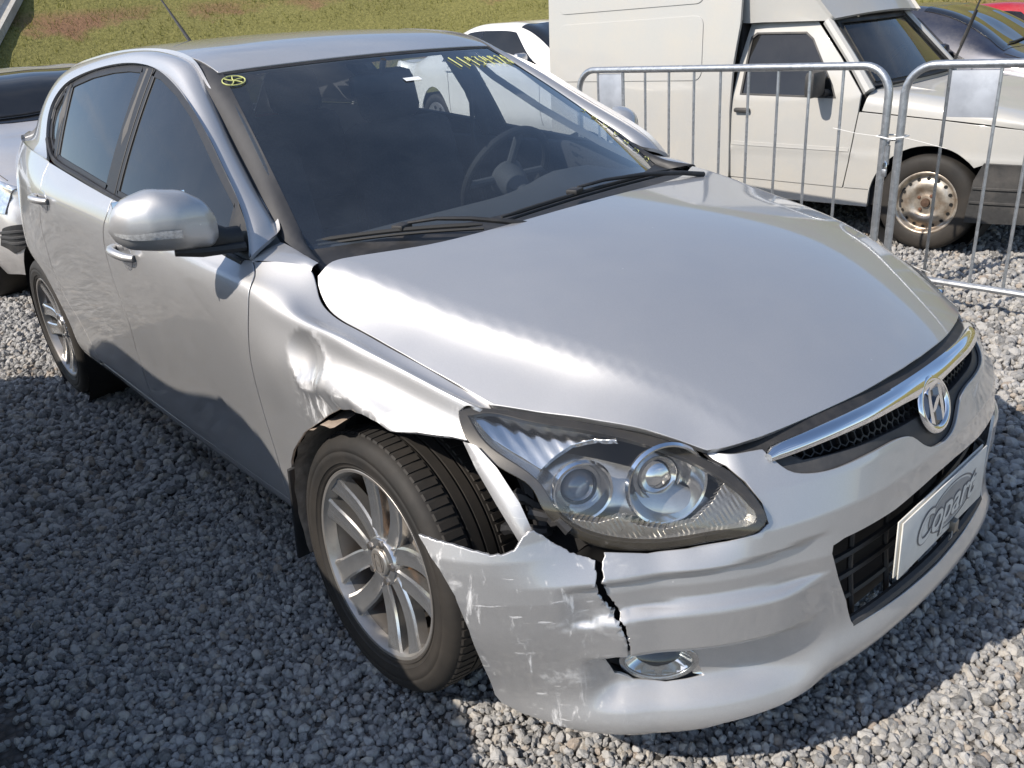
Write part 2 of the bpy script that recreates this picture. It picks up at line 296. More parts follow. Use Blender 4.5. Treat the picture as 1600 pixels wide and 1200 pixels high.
# outlines of panels, in the parameters of the master surfaces
TR = {
    'gap_fd': [(-0.4677, 0.8019), (-0.4172, 0.7229), (-0.4073, 0.6457), (-0.4126, 0.5941), (-0.4226, 0.5266), (-0.4301, 0.448), (-0.4327, 0.3433), (-0.4295, 0.268), (-0.4308, 0.184)],
    'gap_fr': [(-1.3388, 0.7952), (-1.3396, 0.6607), (-1.3822, 0.6065), (-1.3895, 0.584), (-1.3858, 0.5333), (-1.3627, 0.4248), (-1.3956, 0.3089)],
    'gap_rq': [(-2.0588, 0.7364), (-2.0476, 0.6577), (-2.144, 0.5999), (-2.1894, 0.5748), (-2.2079, 0.5462), (-2.2293, 0.4524), (-2.1902, 0.3386), (-2.1255, 0.289)],
    'arch_f': [(-0.3726, 0.1747), (-0.3707, 0.2043), (-0.3472, 0.2596), (-0.3114, 0.3037), (-0.221, 0.3854), (-0.1046, 0.458), (-0.0287, 0.4954), (0.0143, 0.5094), (0.0355, 0.5116), (0.0623, 0.5236), (0.0897, 0.5248), (0.1125, 0.5324), (0.1389, 0.528), (0.1499, 0.5296), (0.1783, 0.5567), (0.2045, 0.575), (0.244, 0.591), (0.2719, 0.6041), (0.3032, 0.6132)],
    'fender_front': [(0.3032, 0.6132), (0.2823, 0.6313), (0.2705, 0.6471), (0.2674, 0.658), (0.275, 0.6683)],
    'hood_hl': [(0.3177, -0.7322), (0.3789, -0.693), (0.4788, -0.635), (0.5702, -0.5758), (0.6297, -0.5352), (0.6574, -0.5194)],
    'hood_nose': [(0.6574, -0.5194), (0.6949, -0.4581), (0.7272, -0.3789), (0.7535, -0.2871), (0.7757, -0.178), (0.7874, -0.0386)],
    'hl': [(-0.2435, 0.1179), (-0.2373, 0.0968), (-0.2193, 0.064), (-0.1866, 0.0357), (-0.1397, 0.0081), (-0.0955, -0.0195), (-0.0773, -0.0553), (-0.0459, -0.0913), (-0.0041, -0.117), (0.0389, -0.1295), (0.1089, -0.1317), (0.1791, -0.1213), (0.2477, -0.1087), (0.3031, -0.0936), (0.3144, -0.0803), (0.3042, -0.0482), (0.2782, -0.0144), (0.2451, 0.013), (0.2144, 0.0286), (0.1837, 0.0475), (0.1124, 0.0727), (0.0044, 0.0954), (-0.108, 0.1137), (-0.1861, 0.1235), (-0.2251, 0.1237)],
    'hl_inner': [(-0.2181, 0.1073), (-0.183, 0.0615), (-0.1207, 0.0203), (-0.0733, -0.0185), (-0.0529, -0.0558), (-0.017, -0.0903), (0.0394, -0.1107), (0.118, -0.1155), (0.1846, -0.1057), (0.251, -0.0925), (0.2933, -0.0753), (0.2799, -0.0422), (0.2426, -0.0071), (0.1991, 0.0205), (0.1097, 0.0565), (-0.0174, 0.0857), (-0.113, 0.1012), (-0.1874, 0.1131)],
    'corner_top': [(0.8381, 0.5652), (0.873, 0.5773), (0.8994, 0.5934), (0.9185, 0.6097), (0.9347, 0.6272), (0.9406, 0.628), (0.9503, 0.6166), (0.9569, 0.6014), (0.9704, 0.5964), (0.9876, 0.5956), (1.0245, 0.6034), (1.0582, 0.6097), (1.0861, 0.6105), (1.1144, 0.6126)],
    'corner_arch': [(1.1144, 0.6126), (1.0989, 0.5969), (1.0724, 0.5623), (1.0483, 0.5114), (1.0332, 0.4351), (1.0274, 0.3221), (1.0242, 0.2472), (1.0142, 0.2288)],
    'bump_bottom': [(1.0142, 0.2288), (0.9784, 0.2108), (0.9255, 0.1999), (0.8706, 0.1884), (0.8189, 0.1812), (0.7643, 0.1702), (0.6934, 0.1786), (0.6126, 0.197)],
    'crack_l': [(0.8381, 0.5652), (0.8371, 0.5469), (0.8312, 0.5056), (0.8223, 0.488), (0.8129, 0.4721), (0.7988, 0.449), (0.7872, 0.4218), (0.7826, 0.3951)],
    'crack_r': [(0.8235, 0.5693), (0.8222, 0.5414), (0.8178, 0.503), (0.8105, 0.4914), (0.8033, 0.475), (0.7935, 0.459), (0.784, 0.4421), (0.7792, 0.4052), (0.7751, 0.3899)],
    'bump_hl': [(0.8235, 0.5693), (0.7839, 0.5645), (0.7461, 0.5593), (0.6699, 0.5621), (0.5959, 0.5706), (0.5369, 0.5822), (0.5124, 0.5926), (0.5153, 0.6254), (0.5361, 0.6587), (0.5647, 0.6811), (0.593, 0.6898), (0.5967, 0.6965)],
    'grille_low': [(0.4795, 0.6969), (0.4646, 0.6811), (0.4446, 0.6623), (0.4091, 0.6511), (0.3534, 0.6469), (0.2713, 0.6498), (0.2026, 0.6508)],
    'lower_hole': [(0.3168, 0.3162), (0.3336, 0.371), (0.3624, 0.4361), (0.3849, 0.5007), (0.3807, 0.5172), (0.352, 0.5232), (0.1982, 0.5238), (0.0495, 0.537)],
}
# ================================================================ helpers
def tag(o, label=None, cat=None, group=None, kind=None):
    if label: o['label'] = label
    if cat: o['category'] = cat
    if group: o['group'] = group
    if kind: o['kind'] = kind
    return o
def empty(name, loc=(0, 0, 0), rz=0.0):
    o = bpy.data.objects.new(name, None); COL.objects.link(o); o.location = loc; o.rotation_euler = (0, 0, rz); o.empty_display_size = .2
    return o
def link(name, me, mat=None, parent=None):
    o = bpy.data.objects.new(name, me); COL.objects.link(o)
    if mat is not None:
        for m in (mat if isinstance(mat, (list, tuple)) else [mat]): me.materials.append(m)
    if parent is not None: o.parent = parent
    return o
def mesh(name, V, Fs, mat=None, parent=None, smooth=True, N=None, mi=None):
    me = bpy.data.meshes.new(name); me.from_pydata([tuple(map(float, v)) for v in V], [], [tuple(int(i) for i in f) for f in Fs])
    if mi is not None:
        me.polygons.foreach_set('material_index', np.asarray(mi, dtype=np.int32))
    if smooth: me.polygons.foreach_set('use_smooth', np.ones(len(me.polygons), dtype=bool))
    me.update()
    if N is not None: me.normals_split_custom_set_from_vertices([tuple(map(float, n)) for n in N])
    return link(name, me, mat, parent)
class MB:
    """Collects simple solids into one mesh."""
    def __init__(self): self.V = []; self.F = []; self.sm = []
    def add(self, V, F, smooth=False):
        k = len(self.V); self.V += [tuple(map(float, v)) for v in V]; self.F += [tuple(k + i for i in f) for f in F]; self.sm += [smooth] * len(F); return self
    def box(self, c, s, rz=0.0, R=None, bev=0.0):
        c = np.array(c, float); h = np.array(s, float) / 2
        if bev <= 0:
            V = [(x, y, z) for x in (-1, 1) for y in (-1, 1) for z in (-1, 1)]; V = np.array(V) * h
            F = [(0, 1, 3, 2), (4, 6, 7, 5), (0, 4, 5, 1), (2, 3, 7, 6), (0, 2, 6, 4), (1, 5, 7, 3)]
        else:
            bm = bmesh.new(); bmesh.ops.create_cube(bm, size=1.0, matrix=Matrix.Diagonal((s[0], s[1], s[2], 1)))
            bmesh.ops.bevel(bm, geom=list(bm.edges), offset=min(bev, .45 * min(s)), segments=2, affect='EDGES', profile=.5)
            V = np.array([v.co[:] for v in bm.verts]); bm.verts.index_update(); F = [tuple(v.index for v in f.verts) for f in bm.faces]; bm.free()
        if rz: R = np.array(Matrix.Rotation(rz, 3, 'Z'))
        if R is not None: V = V @ np.array(R).T
        return self.add(V + c, F, bev > 0)
    def tube(self, pts, r, n=10, cap=True, closed=False):
        pts = [np.array(p, float) for p in pts]; m = len(pts); rr = r if hasattr(r, '__len__') else [r] * m
        V = []; F = []; up = None
        for i in range(m):
            a = pts[(i - 1) % m] if (i > 0 or closed) else pts[i]; b = pts[(i + 1) % m] if (i < m - 1 or closed) else pts[i]
            t = b - a; t /= np.linalg.norm(t) + 1e-12
            if up is None: up = np.array([0, 0, 1.0]) if abs(t[2]) < .9 else np.array([1.0, 0, 0])
            s = np.cross(t, up); s /= np.linalg.norm(s) + 1e-12; up = np.cross(s, t)
            for k in range(n):
                q = 2 * math.pi * k / n; V.append(pts[i] + rr[i] * (math.cos(q) * s + math.sin(q) * up))
        for i in range(m if closed else m - 1):
            j = (i + 1) % m
            for k in range(n): F.append((i * n + k, i * n + (k + 1) % n, j * n + (k + 1) % n, j * n + k))
        if cap and not closed: F.append(tuple(range(n))[::-1]); F.append(tuple((m - 1) * n + k for k in range(n)))
        return self.add(V, F, True)
    def lathe(self, prof, c=(0, 0, 0), axis=(0, 0, 1), n=32, closed=False, arc=(0, 2 * math.pi)):
        """prof: list of (radius, height along axis)."""
        ax = Vector(axis).normalized(); e1 = ax.orthogonal().normalized(); e2 = ax.cross(e1); c = Vector(c); V = []; F = []; m = len(prof)
        full = abs(arc[1] - arc[0] - 2 * math.pi) < 1e-6; nn = n if full else n + 1
        for i in range(nn):
            q = arc[0] + (arc[1] - arc[0]) * i / n; d = e1 * math.cos(q) + e2 * math.sin(q)
            for r, h in prof: V.append(c + d * r + ax * h)
        for i in range(n):
            j = (i + 1) % nn
            for k in range(m if closed else m - 1):
                l = (k + 1) % m; F.append((i * m + k, j * m + k, j * m + l, i * m + l))
        return self.add(V, F, True)
    def prism(self, poly, a, b, o=(0, 0, 0), e1=(1, 0, 0), e2=(0, 0, 1)):
        """Extrude a 2D polygon along e1 x e2 from offset a to b."""
        o = np.array(o, float); e1 = np.array(e1, float); e2 = np.array(e2, float); n = np.cross(e1, e2)
        k = len(poly); V = [o + e1 * p[0] + e2 * p[1] + n * h for h in (a, b) for p in poly]
        F = [tuple(range(k))[::-1], tuple(range(k, 2 * k))] + [(i, (i + 1) % k, k + (i + 1) % k, k + i) for i in range(k)]
        return self.add(V, F, False)
    def build(self, name, mat=None, parent=None, auto=35):
        me = bpy.data.meshes.new(name); me.from_pydata(self.V, [], self.F)
        bm = bmesh.new(); bm.from_mesh(me); bmesh.ops.recalc_face_normals(bm, faces=bm.faces)
        lim = math.radians(auto)
        for f in bm.faces: f.smooth = True
        for e in bm.edges:
            if len(e.link_faces) != 2 or e.calc_face_angle(0) > lim: e.smooth = False
        bm.to_mesh(me); bm.free(); me.update()
        return link(name, me, mat, parent)
def resample(loop, d, closed=True):
    p = np.array(loop, float)
    if closed: p = np.vstack([p, p[:1]])
    out = []
    for a, b in zip(p[:-1], p[1:]):
        k = max(1, int(math.ceil(np.linalg.norm(b - a) / d))); t = np.arange(k)[:, None] / k; out.append(a + (b - a) * t)
    r = np.vstack(out)
    if closed: r = r[np.linalg.norm(r - np.roll(r, 1, 0), axis=1) > 1e-5]
    return r if closed else np.vstack([r, p[-1:]])
def smooth_curve(pts, n=6):
    p = np.array(pts, float); s = np.r_[0, np.cumsum(np.linalg.norm(np.diff(p, axis=0), axis=1))]
    q = np.linspace(0, s[-1], len(p) * n); 
    return [tuple(v) for v in cubic(s, p, q)]
def inside(poly, q):
    p = np.asarray(poly); x, y = q[:, 0], q[:, 1]; c = np.zeros(len(q), bool); j = len(p) - 1
    for i in range(len(p)):
        with np.errstate(all='ignore'):
            c ^= ((p[i, 1] > y) != (p[j, 1] > y)) & (x < (p[j, 0] - p[i, 0]) * (y - p[i, 1]) / (p[j, 1] - p[i, 1] + 1e-18) + p[i, 0])
        j = i
    return c
def panel(name, S, loops, d, mat, parent, thick=.012, mirror=False, edge=.0018, closed_back=False, rim=True):
    """A sheet of the master surface S cut out along the loops (first the outline, then holes), with rolled edges."""
    loops = [resample(l, d * .7) for l in loops]
    pts = np.vstack(loops); edges = []; k = 0
    for l in loops:
        n = len(l); edges += [(k + i, k + (i + 1) % n) for i in range(n)]; k += n
    lo, hi = pts.min(0), pts.max(0)
    gx = np.arange(lo[0] + d * .5, hi[0], d); gy = np.arange(lo[1] + d * .5, hi[1], d * .866)
    G = np.array([(x + (d / 2 if j % 2 else 0), y) for j, y in enumerate(gy) for x in gx]).reshape(-1, 2)
    if len(G):
        m = inside(loops[0], G)
        for h in loops[1:]: m &= ~inside(h, G)
        G = G[m]
        kd = KDTree(len(pts))
        for i, p in enumerate(pts): kd.insert((p[0], p[1], 0), i)
        kd.balance(); G = np.array([g for g in G if kd.find((g[0], g[1], 0))[2] > d * .45]).reshape(-1, 2)
    allp = np.vstack([pts, G]) if len(G) else pts
    V2, _, Fs, ov, _, _ = delaunay_2d_cdt([Vector(p) for p in allp], edges, [], 0, 1e-7)
    V2 = np.array([v[:] for v in V2]); Fs = np.array([f[:] for f in Fs if len(f) == 3])
    c = V2[Fs].mean(1); m = inside(loops[0], c)
    for h in loops[1:]: m &= ~inside(h, c)
    Fs = Fs[m]
    P = S(V2[:, 0], V2[:, 1]); N = S.normal(V2[:, 0], V2[:, 1])
    g = np.cross(P[Fs[:, 1]] - P[Fs[:, 0]], P[Fs[:, 2]] - P[Fs[:, 0]]); fl = (g * N[Fs[:, 0]]).sum(1) < 0
    Fs[fl] = Fs[fl][:, ::-1]
    V = [P]; NN = [N]; F = [tuple(f) for f in Fs]; base = len(P)
    if rim:
        inv = {}
        for i, o in enumerate(ov):
            for q in o: inv[q] = i
        k = 0
        for li, l in enumerate(loops):
            n = len(l); idx = [inv.get(k + i) for i in range(n)]; k += n
            idx = [i for i in idx if i is not None]; n = len(idx)
            p = P[idx]; nn = N[idx]; t = np.roll(p, -1, 0) - np.roll(p, 1, 0); t /= np.linalg.norm(t, axis=1, keepdims=True) + 1e-12
            out = np.cross(t, nn); A = np.sum(np.cross(np.c_[l, np.zeros(len(l))], np.roll(np.c_[l, np.zeros(len(l))], -1, 0))[:, 2])
            # decide the outward side by testing a step in parameter space
            e = 1e-3; cu = V2[idx] ; mid = S(cu[:, 0], cu[:, 1])
            ctr = V2[Fs].mean(1); 
            sgn = 1.0
            # triangle next to the first edge tells where the sheet lies
            f0 = Fs[np.any(Fs == idx[n // 2], axis=1)]
            if len(f0):
                toward = P[f0].mean(1).mean(0) - p[n // 2]; sgn = -1.0 if (out[n // 2] * toward).sum() > 0 else 1.0
            out = out * sgn
            b1 = p + out * edge - nn * edge * .8; b2 = b1 - nn * thick
            V += [b1, b1, b2]; o1 = (out + nn * .6); o1 /= np.linalg.norm(o1, axis=1, keepdims=True)
            NN += [o1, out, out]
            for i in range(n):
                j = (i + 1) % n; a, b = idx[i], idx[j]; q = base
                f1 = (a, b, q + j, q + i); f2 = (q + n + i, q + n + j, q + 2 * n + j, q + 2 * n + i)
                if sgn > 0: f1 = f1[::-1]; f2 = f2[::-1]
                F += [f1, f2]
            base += 3 * n
    V = np.vstack(V); NN = np.vstack(NN)
    if mirror: V = V * [1, -1, 1]; NN = NN * [1, -1, 1]; F = [f[::-1] for f in F]
    return mesh(name, V, F, mat, parent, True, NN)
def off(S, d):
    class _O:
        scale = (1, 1)
        def __call__(self, u, v): return S(u, v) + S.normal(u, v) * d
        def normal(self, u, v, e=2e-3): return S.normal(u, v)
    return _O()
def copy_tree(o, parent=None):
    c = o.copy(); COL.objects.link(c)
    c.parent = parent
    for ch in list(o.children): copy_tree(ch, c)
    return c

# ================================================================ materials
class NT:
    def __init__(self, name):
        self.m = bpy.data.materials.new(name); self.m.use_nodes = True; self.t = self.m.node_tree; self.t.nodes.clear()
        self.out = self.n('ShaderNodeOutputMaterial')
    def n(self, ty, **kw):
        x = self.t.nodes.new(ty)
        for k, v in kw.items(): setattr(x, k, v)
        return x
    def l(self, a, b): self.t.links.new(a, b)
    def val(self, node, **kw):
        for k, v in kw.items(): node.inputs[k.replace('_', ' ')].default_value = v
        return node
    def tc(self, kind='Object', scale=(1, 1, 1), rot=(0, 0, 0), loc=(0, 0, 0)):
        t = self.n('ShaderNodeTexCoord'); m = self.n('ShaderNodeMapping'); m.inputs['Scale'].default_value = scale; m.inputs['Rotation'].default_value = rot; m.inputs['Location'].default_value = loc
        self.l(t.outputs[kind], m.inputs['Vector']); return m.outputs[0]
    def noise(self, vec, scale, detail=4, rough=.5, dist=0.0):
        x = self.n('ShaderNodeTexNoise'); self.val(x, Scale=scale, Detail=detail, Roughness=rough, Distortion=dist)
        if vec is not None: self.l(vec, x.inputs['Vector'])
        return x.outputs[0]
    def vor(self, vec, scale, feature='F1', out='Distance', rand=1.0):
        x = self.n('ShaderNodeTexVoronoi'); x.feature = feature; self.val(x, Scale=scale, Randomness=rand); self.l(vec, x.inputs['Vector']); return x.outputs[out]
    def ramp(self, fac, *stops):
        r = self.n('ShaderNodeValToRGB'); e = r.color_ramp.elements
        while len(e) < len(stops): e.new(.5)
        for i, (p, c) in enumerate(stops):
            e[i].position = p; e[i].color = c if len(c) == 4 else (*c, 1)
        self.l(fac, r.inputs[0]); return r.outputs[0]
    def math(self, op, a, b=None, clamp=False):
        x = self.n('ShaderNodeMath', operation=op); x.use_clamp = clamp
        for i, v in enumerate((a, b)):
            if v is None: continue
            if hasattr(v, 'links'): self.l(v, x.inputs[i])
            else: x.inputs[i].default_value = v
        return x.outputs[0]
    def mix(self, fac, a, b, blend='MIX'):
        x = self.n('ShaderNodeMix'); x.data_type = 'RGBA'; x.blend_type = blend
        for i, v in ((0, fac), (6, a), (7, b)):
            if hasattr(v, 'links'): self.l(v, x.inputs[i])
            else: x.inputs[i].default_value = v if i == 0 else ((*v, 1) if len(v) == 3 else v)
        return x.outputs[2]
    def bump(self, h, strength=.3, dist=.01, normal=None):
        b = self.n('ShaderNodeBump'); self.val(b, Strength=strength, Distance=dist); self.l(h, b.inputs['Height'])
        if normal is not None: self.l(normal, b.inputs['Normal'])
        return b.outputs[0]
    def bsdf(self, **kw):
        b = self.n('ShaderNodeBsdfPrincipled')
        for k, v in kw.items():
            i = b.inputs[k.replace('_', ' ')]
            if hasattr(v, 'links'): self.l(v, i)
            else: i.default_value = ((*v, 1) if hasattr(v, '__len__') and len(v) == 3 else v)
        self.l(b.outputs[0], self.out.inputs[0]); return b
MATS = {}
def simple(name, col, rough=.5, metal=0.0, var=.08, nscale=30, bump=0.0, coat=0.0, spec=.5, dirt=None):
    if name in MATS: return MATS[name]
    t = NT(name); v = t.tc('Object')
    n = t.noise(v, nscale, 5, .6)
    c = t.mix(t.ramp(n, (.3, (0, 0, 0)), (.7, (1, 1, 1))), tuple(x * (1 - var) for x in col), tuple(min(1, x * (1 + var)) for x in col))
    if dirt:
        n2 = t.noise(v, dirt[0], 8, .65); c = t.mix(t.ramp(n2, (dirt[3], (0, 0, 0)), (dirt[3] + .22, (dirt[1],) * 3)), c, dirt[2])
    kw = dict(Base_Color=c, Metallic=metal, Specular_IOR_Level=spec, Coat_Weight=coat, Coat_Roughness=.04)
    r = t.math('ADD', t.math('MULTIPLY', n, .16), rough - .08, True); kw['Roughness'] = r
    if bump: kw['Normal'] = t.bump(n, .4, bump)
    t.bsdf(**kw); MATS[name] = t.m; return t.m
def car_paint(name, col, metal=.74, rough=.47, scratches=False, dust=.07, coat=1.0, dustcol=(.30, .27, .23)):
    t = NT(name); v = t.tc('Object')
    fl = t.n('ShaderNodeTexWhiteNoise'); vv = t.n('ShaderNodeVectorMath', operation='SCALE'); vv.inputs['Scale'].default_value = 1.0
    flake = t.vor(v, 1400, 'F1', 'Color'); sep = t.n('ShaderNodeSeparateColor'); t.l(flake, sep.inputs[0])
    c = t.mix(t.math('MULTIPLY', sep.outputs[0], .5), col, tuple(min(1, x * 1.22) for x in col))
    d1 = t.noise(v, 3.0, 8, .62); d2 = t.noise(v, 55, 6, .7)
    dm = t.ramp(t.math('MULTIPLY', d1, t.math('ADD', t.math('MULTIPLY', d2, .7), .65)), (.42, (0, 0, 0)), (.75, (dust,) * 3))
    # dirt thrown up low on the body
    geo = t.n('ShaderNodeNewGeometry'); sp = t.n('ShaderNodeSeparateXYZ'); t.l(t.tc('Object'), sp.inputs[0])
    low = t.n('ShaderNodeMapRange'); t.l(sp.outputs[2], low.inputs['Value']); t.val(low, From_Min=.55, From_Max=.12, To_Min=0.0, To_Max=.22)
    dm2 = t.math('ADD', dm, t.math('MULTIPLY', low.outputs[0], d2), True)
    c = t.mix(dm2, c, dustcol)
    chip = t.ramp(t.vor(v, 11, 'F1', 'Distance'), (.018, (.55, .55, .55)), (.026, (0, 0, 0))); c = t.mix(chip, c, (.78, .77, .74))
    r = t.math('ADD', t.math('MULTIPLY', dm2, .5), rough, True)
    mt = t.math('MULTIPLY', t.math('SUBTRACT', 1.0, dm2), metal)
    cw = t.math('SUBTRACT', coat, t.math('MULTIPLY', dm2, .8), True)
    cr = t.math('ADD', t.math('MULTIPLY', d2, .05), .02)
    nb = t.bump(t.noise(v, 420, 2, .5), .010, .0006)
    if scratches:
        # scraped plastic on the broken corner of the bumper: long pale streaks and rubbed patches
        px = t.n('ShaderNodeSeparateXYZ'); t.l(t.tc('Object'), px.inputs[0])
        m1 = t.n('ShaderNodeMapRange')
        if scratches == 'fender': t.l(px.outputs[2], m1.inputs['Value']); t.val(m1, From_Min=.785, From_Max=.735)
        else: t.l(px.outputs[1], m1.inputs['Value']); t.val(m1, From_Min=-.68, From_Max=-.82)
        s1 = t.noise(t.tc('Object', (24, 24, 5.5), (.0, .35, .2)), 1.0, 9, .70, .6)
        s2 = t.noise(t.tc('Object', (7, 7, 11), (.3, -.5, 0)), 1.0, 9, .74, .4)
        s3 = t.noise(t.tc('Object', (12, 12, 90), (.1, .12, 0)), 1.0, 5, .6, .2)
        k = t.math('MAXIMUM', t.ramp(s1, (.575, (0, 0, 0)), (.66, (1, 1, 1))), t.math('MULTIPLY', t.ramp(s2, (.575, (0, 0, 0)), (.72, (1, 1, 1))), .8))
        k = t.math('MAXIMUM', k, t.math('MULTIPLY', t.ramp(s3, (.64, (0, 0, 0)), (.68, (1, 1, 1))), .7))
        k = t.math('MULTIPLY', k, m1.outputs[0], True)
        if scratches == 'fender':
            m3 = t.n('ShaderNodeMapRange'); t.l(px.outputs[0], m3.inputs['Value']); t.val(m3, From_Min=-.24, From_Max=-.17); k = t.math('MULTIPLY', k, m3.outputs[0], True)
        c = t.mix(t.math('MULTIPLY', k, .75), c, (.72, .72, .71)); r = t.math('ADD', r, t.math('MULTIPLY', k, .3), True)
        mt = t.math('MULTIPLY', mt, t.math('SUBTRACT', 1.0, k)); cw = t.math('MULTIPLY', cw, t.math('SUBTRACT', 1.0, k))
    t.bsdf(Base_Color=c, Metallic=mt, Roughness=r, Coat_Weight=cw, Coat_Roughness=cr, Coat_IOR=1.5, Normal=nb)
    MATS[name] = t.m; return t.m
def glass(name, tint=(.8, .85, .85), refl=1.0, dirt=.06, rough=0.0, dirtcol=(.45, .43, .40), streak=False):
    """Thin glazing: tinted see-through sheet with Fresnel reflection and a film of dust."""
    t = NT(name); v = t.tc('Object')
    tr = t.n('ShaderNodeBsdfTransparent'); tr.inputs[0].default_value = (*tint, 1)
    gl = t.n('ShaderNodeBsdfGlossy'); gl.inputs['Roughness'].default_value = rough; gl.inputs[0].default_value = (1, 1, 1, 1)
    lw = t.n('ShaderNodeLayerWeight'); lw.inputs[0].default_value = .5
    f = t.math('ADD', t.math('MULTIPLY', t.math('POWER', lw.outputs['Facing'], 5.0), .93), .055, True)
    f = t.math('MULTIPLY', f, 1.15 * refl, True)
    m = t.n('ShaderNodeMixShader'); t.l(f, m.inputs[0]); t.l(tr.outputs[0], m.inputs[1]); t.l(gl.outputs[0], m.inputs[2])
    df = t.n('ShaderNodeBsdfDiffuse'); df.inputs[0].default_value = (*dirtcol, 1)
    n = t.noise(v, 4, 8, .65)
    k = t.ramp(n, (.30, (dirt * .35,) * 3), (.75, (dirt,) * 3))
    if streak:
        s = t.noise(t.tc('Object', (120, 60, 60), (.2, .1, .3)), 1.0, 4, .7); k = t.math('ADD', k, t.math('MULTIPLY', t.ramp(s, (.62, (0, 0, 0)), (.80, (1, 1, 1))), dirt * .9), True)
    m2 = t.n('ShaderNodeMixShader'); t.l(k, m2.inputs[0]); t.l(m.outputs[0], m2.inputs[1]); t.l(df.outputs[0], m2.inputs[2])
    t.l(m2.outputs[0], t.out.inputs[0]); MATS[name] = t.m; return t.m
PAINT = car_paint('silver_paint', (.492, .490, .490))
PAINT_SCR = car_paint('silver_paint_scraped', (.492, .490, .490), scratches=True)
PAINT_FEN = car_paint('silver_paint_fender', (.492, .490, .490), scratches='fender')
BLACK = simple('black_plastic', (.018, .018, .019), .55, 0, .2, 60, .0004, dirt=(9, .35, (.10, .09, .08), .5))
GREYP = simple('dark_grey_plastic', (.045, .045, .047), .6, 0, .15, 80, .0005, dirt=(9, .35, (.12, .11, .10), .5))
GLOSSB = simple('gloss_black_trim', (.012, .012, .014), .18, 0, .1, 40, coat=.6)
RUBBER = simple('black_rubber', (.02, .02, .02), .7, 0, .15, 60, .0004)
CHROME = simple('chrome', (.80, .81, .83), .10, 1.0, .03, 12)
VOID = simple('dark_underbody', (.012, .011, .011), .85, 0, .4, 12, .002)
# ================================================================ the silver hatchback: body panels
CAR = empty('hatchback_car')
tag(CAR, 'silver hatchback with crushed front wheel arch and cracked front bumper, nearest the camera', 'car')
FRAMEB = simple('black_window_frame', (.016, .016, .018), .5, 0, .15, 40)
MOULD = simple('windscreen_moulding_grey', (.032, .032, .034), .55, 0, .15, 40)
GLASS_SIDE = glass('tinted_side_glass', (.07, .075, .08), 1.0, .05)
GLASS_FRONT = glass('windscreen_glass', (.62, .67, .71), 1.25, .06, streak=True, dirtcol=(.34, .40, .48))
GLASS_LEFT = glass('left_side_glass', (.80, .82, .81), 1.0, .04)
def vline(x0, x1, v, n=8): return [(x, v) for x in np.linspace(x0, x1, n)]
# bonnet
half = [(x + .003, -y) for x, y in smooth_curve(HOOD_REAR, 3)][:-1] + [(x + .002, -(y - .0035)) for x, y in smooth_curve(HOOD_GAP, 4)][1:] + [(u, v + .003) for u, v in smooth_curve(TR['hood_hl'], 3)[2:]] + smooth_curve(TR['hood_nose'], 4)[1:]
hood = panel('bonnet', HOOD, [half + [(u, -v) for u, v in half[::-1][:-1]]], .016, PAINT, CAR, .014)
# right fender (dented) and left fender (whole)
gf = smooth_curve(TR['gap_fd'], 3)
fen = [(u + .0042, v) for u, v in gf] + [(-.425, .10), (-.385, .10)] + TR['arch_f'] + TR['fender_front'] + [(.305, .72), (.315, .775)] + vline(.295, -.29, .8065, 22) + [(-.31, .8065), (-.36, .8065), (-.40, .8065), (-.452, .80)]
f_r = panel('fender', SIDE_DENT, [fen], .011, PAINT_FEN, CAR, .006)
tag(f_r, 'dented silver front fender with torn wheel arch edge')
def arc(cx, cv, r, a0, a1, n=24): return [(cx + r * math.cos(math.radians(a)), cv + r * math.sin(math.radians(a))) for a in np.linspace(a0, a1, n)]
fen_l = [(u + .0042, v) for u, v in gf] + [(-.425, .10), (-.37, .10)] + arc(0, .115, .365, 177, 20) + [(.345, .32), (.35, .50), (.317, .6126)] + TR['fender_front'] + [(.305, .72), (.315, .775)] + vline(.295, -.29, .8065, 22) + [(-.31, .8065), (-.36, .8065), (-.40, .8065), (-.452, .80)]
panel('fender', SIDE, [fen_l], .022, PAINT, CAR, .010, mirror=True)
